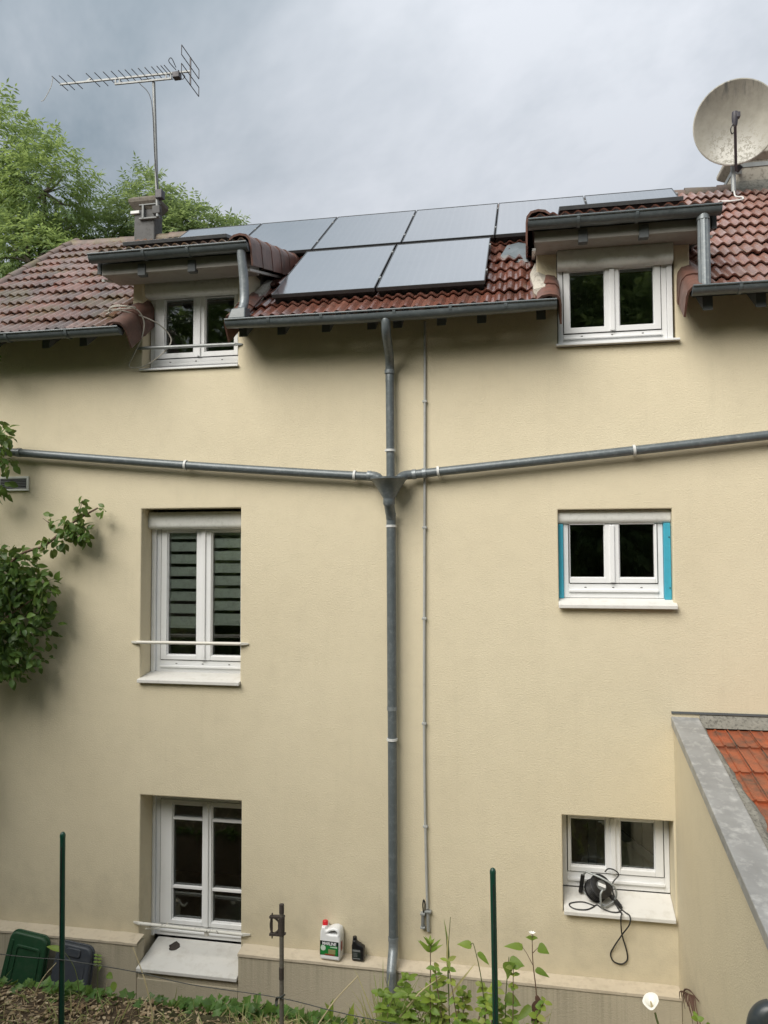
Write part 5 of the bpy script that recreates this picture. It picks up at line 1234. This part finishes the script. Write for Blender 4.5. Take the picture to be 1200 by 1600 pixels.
shrub('climbing_shrub', 'dark green leafy shrub growing up the wall at the left edge', (-4.6, -.6, .2),
      [([(-4.6, -.6, .1), (-4.5, -.5, 1.6), (-4.35, -.4, 3.0), (-4.1, -.3, 4.0), (-3.75, -.22, 4.42), (-3.5, -.16, 4.53), (-3.2, -.14, 4.76), (-2.95, -.12, 4.9)], .028),
       ([(-4.4, -.45, 3.0), (-4.4, -.4, 4.6), (-4.2, -.35, 5.4), (-3.85, -.3, 5.62)], .018), ([(-4.3, -.4, 3.2), (-3.9, -.4, 3.7), (-3.5, -.35, 4.0)], .014), ([(-4.4, -.5, 5.2), (-4.25, -.45, 6.0), (-3.95, -.4, 6.42)], .012),
       ([(-3.20, -.14, 4.76), (-3.12, -.16, 4.88), (-3.10, -.16, 4.97)], .006), ([(-3.35, -.15, 4.63), (-3.42, -.2, 4.74), (-3.5, -.2, 4.80)], .006)],
      [(-4.15, -.40, 4.2, .52, .30, .40, 560), (-3.80, -.32, 4.22, .38, .22, .33, 420), (-3.50, -.28, 4.10, .24, .16, .22, 130), (-4.1, -.4, 3.65, .55, .3, .45, 560), (-3.66, -.3, 3.75, .28, .18, .30, 200), (-3.85, -.32, 3.38, .36, .2, .22, 190), (-3.55, -.25, 3.42, .2, .12, .12, 34), (-3.42, -.22, 3.72, .12, .1, .2, 20),
       (-3.22, -.17, 4.70, .13, .09, .13, 62), (-3.08, -.17, 4.64, .10, .08, .10, 38), (-3.10, -.17, 4.90, .06, .05, .10, 16), (-3.30, -.17, 4.55, .08, .06, .06, 14), (-3.44, -.18, 4.55, .10, .08, .10, 22), (-2.90, -.14, 4.88, .05, .04, .05, 7), (-3.42, -.18, 4.78, .07, .05, .06, 8),
       (-4.08, -.34, 5.55, .30, .2, .28, 120), (-3.86, -.3, 5.62, .14, .12, .13, 26), (-3.84, -.3, 5.36, .12, .1, .08, 12), (-4.0, -.2, 5.12, .14, .08, .12, 26), (-4.05, -.4, 6.40, .18, .1, .08, 14), (-4.5, -.5, 3.0, .5, .4, 1.2, 500), (-4.6, -.5, 5.0, .4, .4, .9, 300)],
      'shrub_leaf', 17, L=(.06, .105))

# --- weeds along the foot of the picture
def weed(name, label, stems, leaves, mat, seed, group=None, cat='weed', smat='stem_green', shape='oval'):
    """stems: [(points, r)]; leaves: [(point, dir, length, width)]"""
    rq = random.Random(seed); b = Vector(stems[0][0][0]); t = empty(name, b, label, cat, group)
    m = MB()
    for P, r in stems:
        Q = smooth_path(P, 5); m.tube(Q, [r*(1-.6*i/len(Q)) for i in range(len(Q))], 6)
    m.build('stem', smat, t, smooth=True)
    m = MB(); few = len(leaves) < 40
    for p, d, l, w_ in leaves:
        leaf_geo(m, Vector(p), Vector(d), Vector((rq.uniform(-.4, .4), -.55, .75)), l, w_, rq.uniform(.1, .4), shape)
        if few: build_leaves(m, 'leaf', mat, t); m = MB()
    if not few: tag(build_leaves(m, 'foliage', mat, t), kind='stuff')
    return t
def whorl(rq, c, n, L, W, rise=.3):
    out = []; a0 = rq.uniform(0, 6)
    for i in range(n):
        a = a0+2*math.pi*i/n+rq.uniform(-.25, .25); out.append((c, (math.cos(a), math.sin(a)*.8, rise+rq.uniform(-.25, .25)), L*rq.uniform(.75, 1.2), W*rq.uniform(.8, 1.15)))
    return out
rq = random.Random(5); G = 'weeds in front of the plinth'
gz = lambda x, y=-1.5: ground_z(x, y)-.02
lv = whorl(rq, (.545, -1.5, 1.60), 7, .10, .035, .9)+whorl(rq, (.54, -1.5, 1.65), 5, .075, .025, 1.3)+whorl(rq, (.54, -1.5, 1.30), 5, .13, .055, .2)+whorl(rq, (.53, -1.5, 1.20), 4, .13, .06, .1)
weed('tall_weed', 'tall weed with a bright leafy tip in front of the conduit end', [([(.47, -1.5, gz(.47)), (.50, -1.5, 1.1), (.54, -1.5, 1.35), (.545, -1.5, 1.66)], .007)], lv, 'weed_leaf', 1, G, smat='twig', shape='lance')
weed('grass_stalk', 'tall thin grass stalk with a seed spike beside the tall weed', [([(.68, -1.5, gz(.68)), (.675, -1.5, 1.3), (.672, -1.5, 1.6), (.69, -1.5, 1.86)], .005), ([(.70, -1.5, gz(.7)), (.67, -1.48, 1.3), (.655, -1.47, 1.74)], .004)],
     [((.67, -1.5, 1.45), (.1, 0, 1), .34, .02), ((.67, -1.5, 1.5), (-.1, 0, 1), .22, .016), ((.675, -1.5, 1.30), (.5, -.2, .8), .3, .016), ((.675, -1.5, 1.2), (-.6, -.2, .7), .28, .016)], 'grass', 2, G, shape='blade')
lv = []; st = []
for k in range(17):
    x = .58+rq.uniform(0, .68); top = (x+rq.uniform(-.12, .14), -1.5+rq.uniform(-.12, .15), 1.28+rq.uniform(-.12, .34)); b0 = (x*.6+.36, -1.5+rq.uniform(-.06, .06), gz(.9)); md = ((b0[0]+top[0])/2+rq.uniform(-.08, .08), top[1], (b0[2]+top[2])/2)
    st.append(([b0, md, top], .006))
    for q in (.35, .5, .62, .74, .86, .95, 1.):
        p = Vector(b0).lerp(Vector(md), q*2) if q < .5 else Vector(md).lerp(Vector(top), q*2-1)
        lv += whorl(rq, tuple(p), 3, rq.choice((.045, .06, .075)), rq.choice((.028, .036, .042)), .15)
weed('leafy_bush', 'yellow green bushy weed tangled round the right green post', st, lv, 'yellow_leaf', 3, G, smat='twig')
weed('broadleaf_weed', 'weed with large dark oval leaves just right of the right green post', [([(1.06, -1.48, gz(1.06)), (1.07, -1.48, 1.25), (1.10, -1.5, 1.62)], .006), ([(.93, -1.48, gz(.93)), (.92, -1.48, 1.3), (.86, -1.5, 1.66), (.83, -1.5, 1.68)], .005)],
     [((1.08, -1.5, 1.5), (.3, -.3, .7), .13, .10), ((1.10, -1.5, 1.58), (.8, -.2, .1), .11, .08), ((1.07, -1.5, 1.35), (.7, -.3, -.2), .12, .07), ((.84, -1.5, 1.67), (-1, -.2, .25), .10, .055), ((.88, -1.5, 1.63), (.6, -.2, -.4), .11, .04), ((1.0, -1.46, 1.28), (-.7, -.3, .2), .11, .08)], 'weed_leaf', 4, G, shape='heart')
weed('thin_weed', 'thin brown stalk with few leaves and a pale flower at its top', [([(1.30, -1.5, gz(1.3)), (1.29, -1.5, 1.3), (1.265, -1.5, 1.6), (1.262, -1.5, 1.79)], .006), ([(1.264, -1.5, 1.58), (1.22, -1.5, 1.66), (1.19, -1.5, 1.70)], .003), ([(1.264, -1.5, 1.66), (1.30, -1.5, 1.70)], .003), ([(1.33, -1.5, gz(1.3)), (1.30, -1.5, 1.2), (1.275, -1.5, 1.5)], .004)],
     [((1.20, -1.5, 1.69), (-1, -.2, .3), .13, .05), ((1.30, -1.5, 1.70), (.9, -.3, .0), .08, .07), ((1.28, -1.5, 1.55), (.9, -.3, -.1), .10, .045), ((1.262, -1.5, 1.76), (.5, -.4, .4), .05, .03), ((1.262, -1.5, 1.76), (-.5, -.4, .3), .05, .03), ((1.25, -1.5, 1.30), (-.7, -.4, -.5), .15, .05)], 'weed_leaf', 5, G, smat='twig', shape='heart')
t_ = bpy.data.objects['thin_weed']
m = MB()
for k in range(6): leaf_geo(m, Vector((1.262, -1.5, 1.79)), Vector((math.cos(k), math.sin(k), .8)), Vector((0, -.3, 1)), .028, .014, .2)
build_leaves(m, 'flower', 'petal', t_)
m = MB()
for k in range(6): leaf_geo(m, Vector((1.285, -1.5, 1.18+.04*k)), Vector((rq.uniform(-.5, .5), -.3, -.9)), Vector((0, -1, .1)), .08, .04, .3)
build_leaves(m, 'dead_leaves', 'dead_leaf', t_)
lv = []; st = []
for k in range(40):
    x = .22+rq.uniform(0, .98); y = -1.5+rq.uniform(-.2, .12); h = rq.uniform(.25, .62); st.append(([(x, y, gz(x)), (x+rq.uniform(-.06, .06), y, gz(x)+h*.6), (x+rq.uniform(-.12, .12), y-.03, gz(x)+h)], .004))
    for q in (.5, .7, .85, 1.): lv += whorl(rq, (x+rq.uniform(-.08, .08), y-.02, gz(x)+h*q), 4, rq.choice((.045, .06, .085)), .034, .25)
weed('low_weeds', 'low bright green leafy weeds at the foot of the drainpipe', st, lv, 'weed_leaf', 6, G)
weed('yellow_shoot', 'yellowed shoots with upright leaves between the pole and the drainpipe', [([(-.19, -1.5, gz(-.19)), (-.19, -1.5, 1.18)], .006), ([(-.05, -1.5, gz(-.05)), (-.05, -1.5, 1.15)], .006)],
     [((-.19, -1.5, 1.05), (.1, -.2, 1), .16, .05), ((-.19, -1.5, 1.1), (-.5, -.2, .9), .09, .03), ((-.05, -1.5, 1.02), (.15, -.2, 1), .17, .06), ((-.05, -1.5, 1.0), (.7, -.3, .4), .10, .05), ((-.2, -1.5, 1.0), (.6, -.3, .5), .1, .05)], 'yellow_leaf', 7, G, shape='lance')
lvs = [((-2.35, -1.5, 1.34), (-.85, -.2, .35), .15, .045), ((-2.05, -1.5, 1.22), (.2, -.2, .5), .06, .045), ((-1.98, -1.5, 1.20), (.6, -.3, .0), .07, .05), ((-1.93, -1.5, 1.15), (.3, -.3, -.5), .07, .05)]
for k in range(4):
    for s in (-1, 1): lvs.append(((-2.06, -1.5, 1.26+.025*k), (s, -.2, .25), .035, .016))
weed('young_sapling', 'young seedling with paired leaflets in front of the slate grey lid', [([(-2.06, -1.5, gz(-2.06)), (-2.06, -1.5, 1.15), (-2.06, -1.5, 1.35)], .004), ([(-2.2, -1.5, gz(-2.1)), (-2.25, -1.5, 1.2), (-2.36, -1.5, 1.35)], .004)], lvs, 'weed_leaf', 8, G)
weed('corner_weed', 'small bright leaves poking up at the foot of the annex wall', [([(2.22, -1.9, gz(2.2, -1.9)), (2.24, -1.9, 1.40), (2.25, -1.9, 1.52)], .005), ([(2.33, -1.9, gz(2.2, -1.9)), (2.34, -1.9, 1.48)], .005), ([(1.86, -1.7, gz(1.9, -1.7)), (1.87, -1.7, 1.30)], .004)],
     whorl(rq, (2.23, -1.9, 1.45), 6, .10, .06, .3)+whorl(rq, (2.34, -1.9, 1.48), 5, .08, .05, .5)+whorl(rq, (2.27, -1.9, 1.55), 3, .05, .03, .6)+whorl(rq, (1.87, -1.7, 1.26), 4, .05, .02, .7), 'weed_leaf', 9, G)
for k, (x0, z0, x1, z1, lab) in enumerate(((-2.62, 1.02, -2.40, 1.26, 'dry pale straw leaning in front of the green lid'), (-.35, 1.02, .02, 1.40, 'dry pale stalk leaning left of the drainpipe foot'), (.30, 1.22, .62, 1.45, 'dry pale stalk slanting through the weeds'), (-1.55, 1.0, -1.75, 1.44, 'thin yellow grass stalk in front of the low sill'), (1.2, 1.15, 1.38, 1.28, 'short broken straw below the thin brown stalk'))):
    o = MB().tube(smooth_path([(x0, -1.55, z0-.1), ((x0+x1)/2+.01, -1.55, (z0+z1)/2), (x1, -1.53, z1)], 5), [.006]*6+[.004]*5, 6).build('dry_stalk', 'straw', loc=(x0, -1.55, z0-.1))
    tag(o, lab, 'stalk', 'dry stalks')
# lily
t = empty('calla_lily', (2.12, -1.5, .6), 'single white calla lily below the cable reel window', 'flower')
MB().tube(smooth_path([(2.14, -1.5, gz(2.1)), (2.12, -1.5, 1.1), (2.075, -1.5, 1.34)], 5), .007, 8).build('stem', 'stem_green', t, smooth=True)
m = MB(); n = 24; rows = 9; ax_ = Vector((-.22, -.20, .95)).normalized(); c0 = Vector((2.06, -1.48, 1.36)); ux = Vector((1, 0, 0)); ux = (ux-ax_*ux.dot(ax_)).normalized(); uy = ax_.cross(ux)
for i in range(rows):
    q = i/(rows-1); r = .008+.040*q**1.5
    for j in range(n):
        a = 2*math.pi*j/n; pt = .028*max(0, math.cos(a-1.4))**3*q*q; dip = -.03*max(0, math.cos(a+1.7))**4*q
        p = c0+ax_*(.075*q-.02*q**5+dip)+(ux*math.cos(a)*1.12+uy*math.sin(a))*(r+pt)
        m.v.append(tuple(p))
for i in range(rows-1):
    for j in range(n): m.f.append((i*n+j, i*n+(j+1) % n, (i+1)*n+(j+1) % n, (i+1)*n+j))
m.build('petal', 'petal', t, smooth=True)
MB().tube([c0+ax_*.005, c0+ax_*.05], [.007, .005], 8).build('spadix', 'straw', t, smooth=True)

# --- uncountable ground cover
def stuff(name, m, mat, label, cat): return tag(build_leaves(m, name, mat, None), label, cat, kind='stuff')
m = MB(); rq = random.Random(41)
for _ in range(1000):
    x = rq.uniform(-3.9, -.6) if rq.random() < .8 else rq.uniform(-.6, .4); q = rq.random(); y = -1.33-.10*q+rq.gauss(0, .04)
    den = .5+.5*math.sin(x*3.1+1)*math.sin(x*1.3)
    if rq.random() > .12+.8*den: continue
    p = Vector((x, y, ground_z(x, y)+rq.uniform(.0, .07)*(.3+den))); l = rq.uniform(.04, .085)
    leaf_geo(m, p, rv(rq, 1)+Vector((0, -.2, .2)), Vector((rq.uniform(-.5, .5), -.5, .8)), l, l*.95, .2, 'ivy')
stuff('ivy_cover', m, 'ivy_leaf', 'green ivy along the crest of the bank below the plinth', 'ivy')
m = MB()
for _ in range(4200):
    x = rq.uniform(-3.6, .5); y = rq.uniform(-2.2, -1.40)
    if x < -.9 and rq.random() < .84: continue
    p = Vector((x, y, ground_z(x, y)-.01)); l = rq.uniform(.06, .20)
    leaf_geo(m, p, Vector((rq.uniform(-.9, .9), rq.uniform(-.9, .5), rq.uniform(.3, 1))), Vector((rq.uniform(-1, 1), -.3, .5)), l, .007+.004*rq.random(), rq.uniform(.1, .6), 'blade')
for _ in range(420):
    x = rq.uniform(.15, 1.35); y = rq.uniform(-1.75, -1.35)
    p = Vector((x, y, ground_z(x, y)-.02)); l = rq.uniform(.2, .55)
    leaf_geo(m, p, Vector((rq.uniform(-.45, .45), rq.uniform(-.4, .3), 1)), Vector((rq.uniform(-1, 1), -.5, .3)), l, .009+.006*rq.random(), rq.uniform(.1, .7), 'blade')
stuff('grass', m, 'grass', 'rough grass and straw on the bank', 'grass')
m = MB()
for _ in range(5200):
    x = rq.uniform(-3.9, .2); y = rq.uniform(-2.3, -1.38); p = Vector((x, y, ground_z(x, y)+rq.uniform(.0, .025)))
    d = Vector((rq.uniform(-1, 1), rq.uniform(-1, 1), rq.uniform(-.15, .35))); l = rq.choice((.02, .03, .03, .05, .11)); w_ = .006 if l > .1 else l*.5
    leaf_geo(m, p, d, Vector((rq.uniform(-.5, .5), -.3, 1)), l, w_, .2, 'oval')
stuff('mulch', m, leaf_mat('chips', [(.44, .33, .20), (.12, .08, .05), (.26, .18, .10), (.60, .50, .34), (.09, .06, .04)], .05, .9), 'brown wood chips and dead leaves on the bank', 'mulch')
m = MB()
for _ in range(9000):                             # bank towards the camera, out of frame but mirrored and shading
    x = rq.uniform(-9, 8); y = rq.uniform(-7.0, -2.3)
    if abs(x-1.28) < .8 and y < -5.5: continue
    p = Vector((x, y, ground_z(x, y)-.02)); l = rq.uniform(.10, .28)
    if p.z+l > 4.5+(-.72)*(y+7.1): continue
    leaf_geo(m, p, Vector((rq.uniform(-.8, .8), rq.uniform(-.8, .8), 1)), Vector((rq.uniform(-1, 1), -.3, .5)), l, .03, .4, 'blade')
stuff('bank_grass', m, 'grass', 'long grass on the slope in front of the house', 'grass')
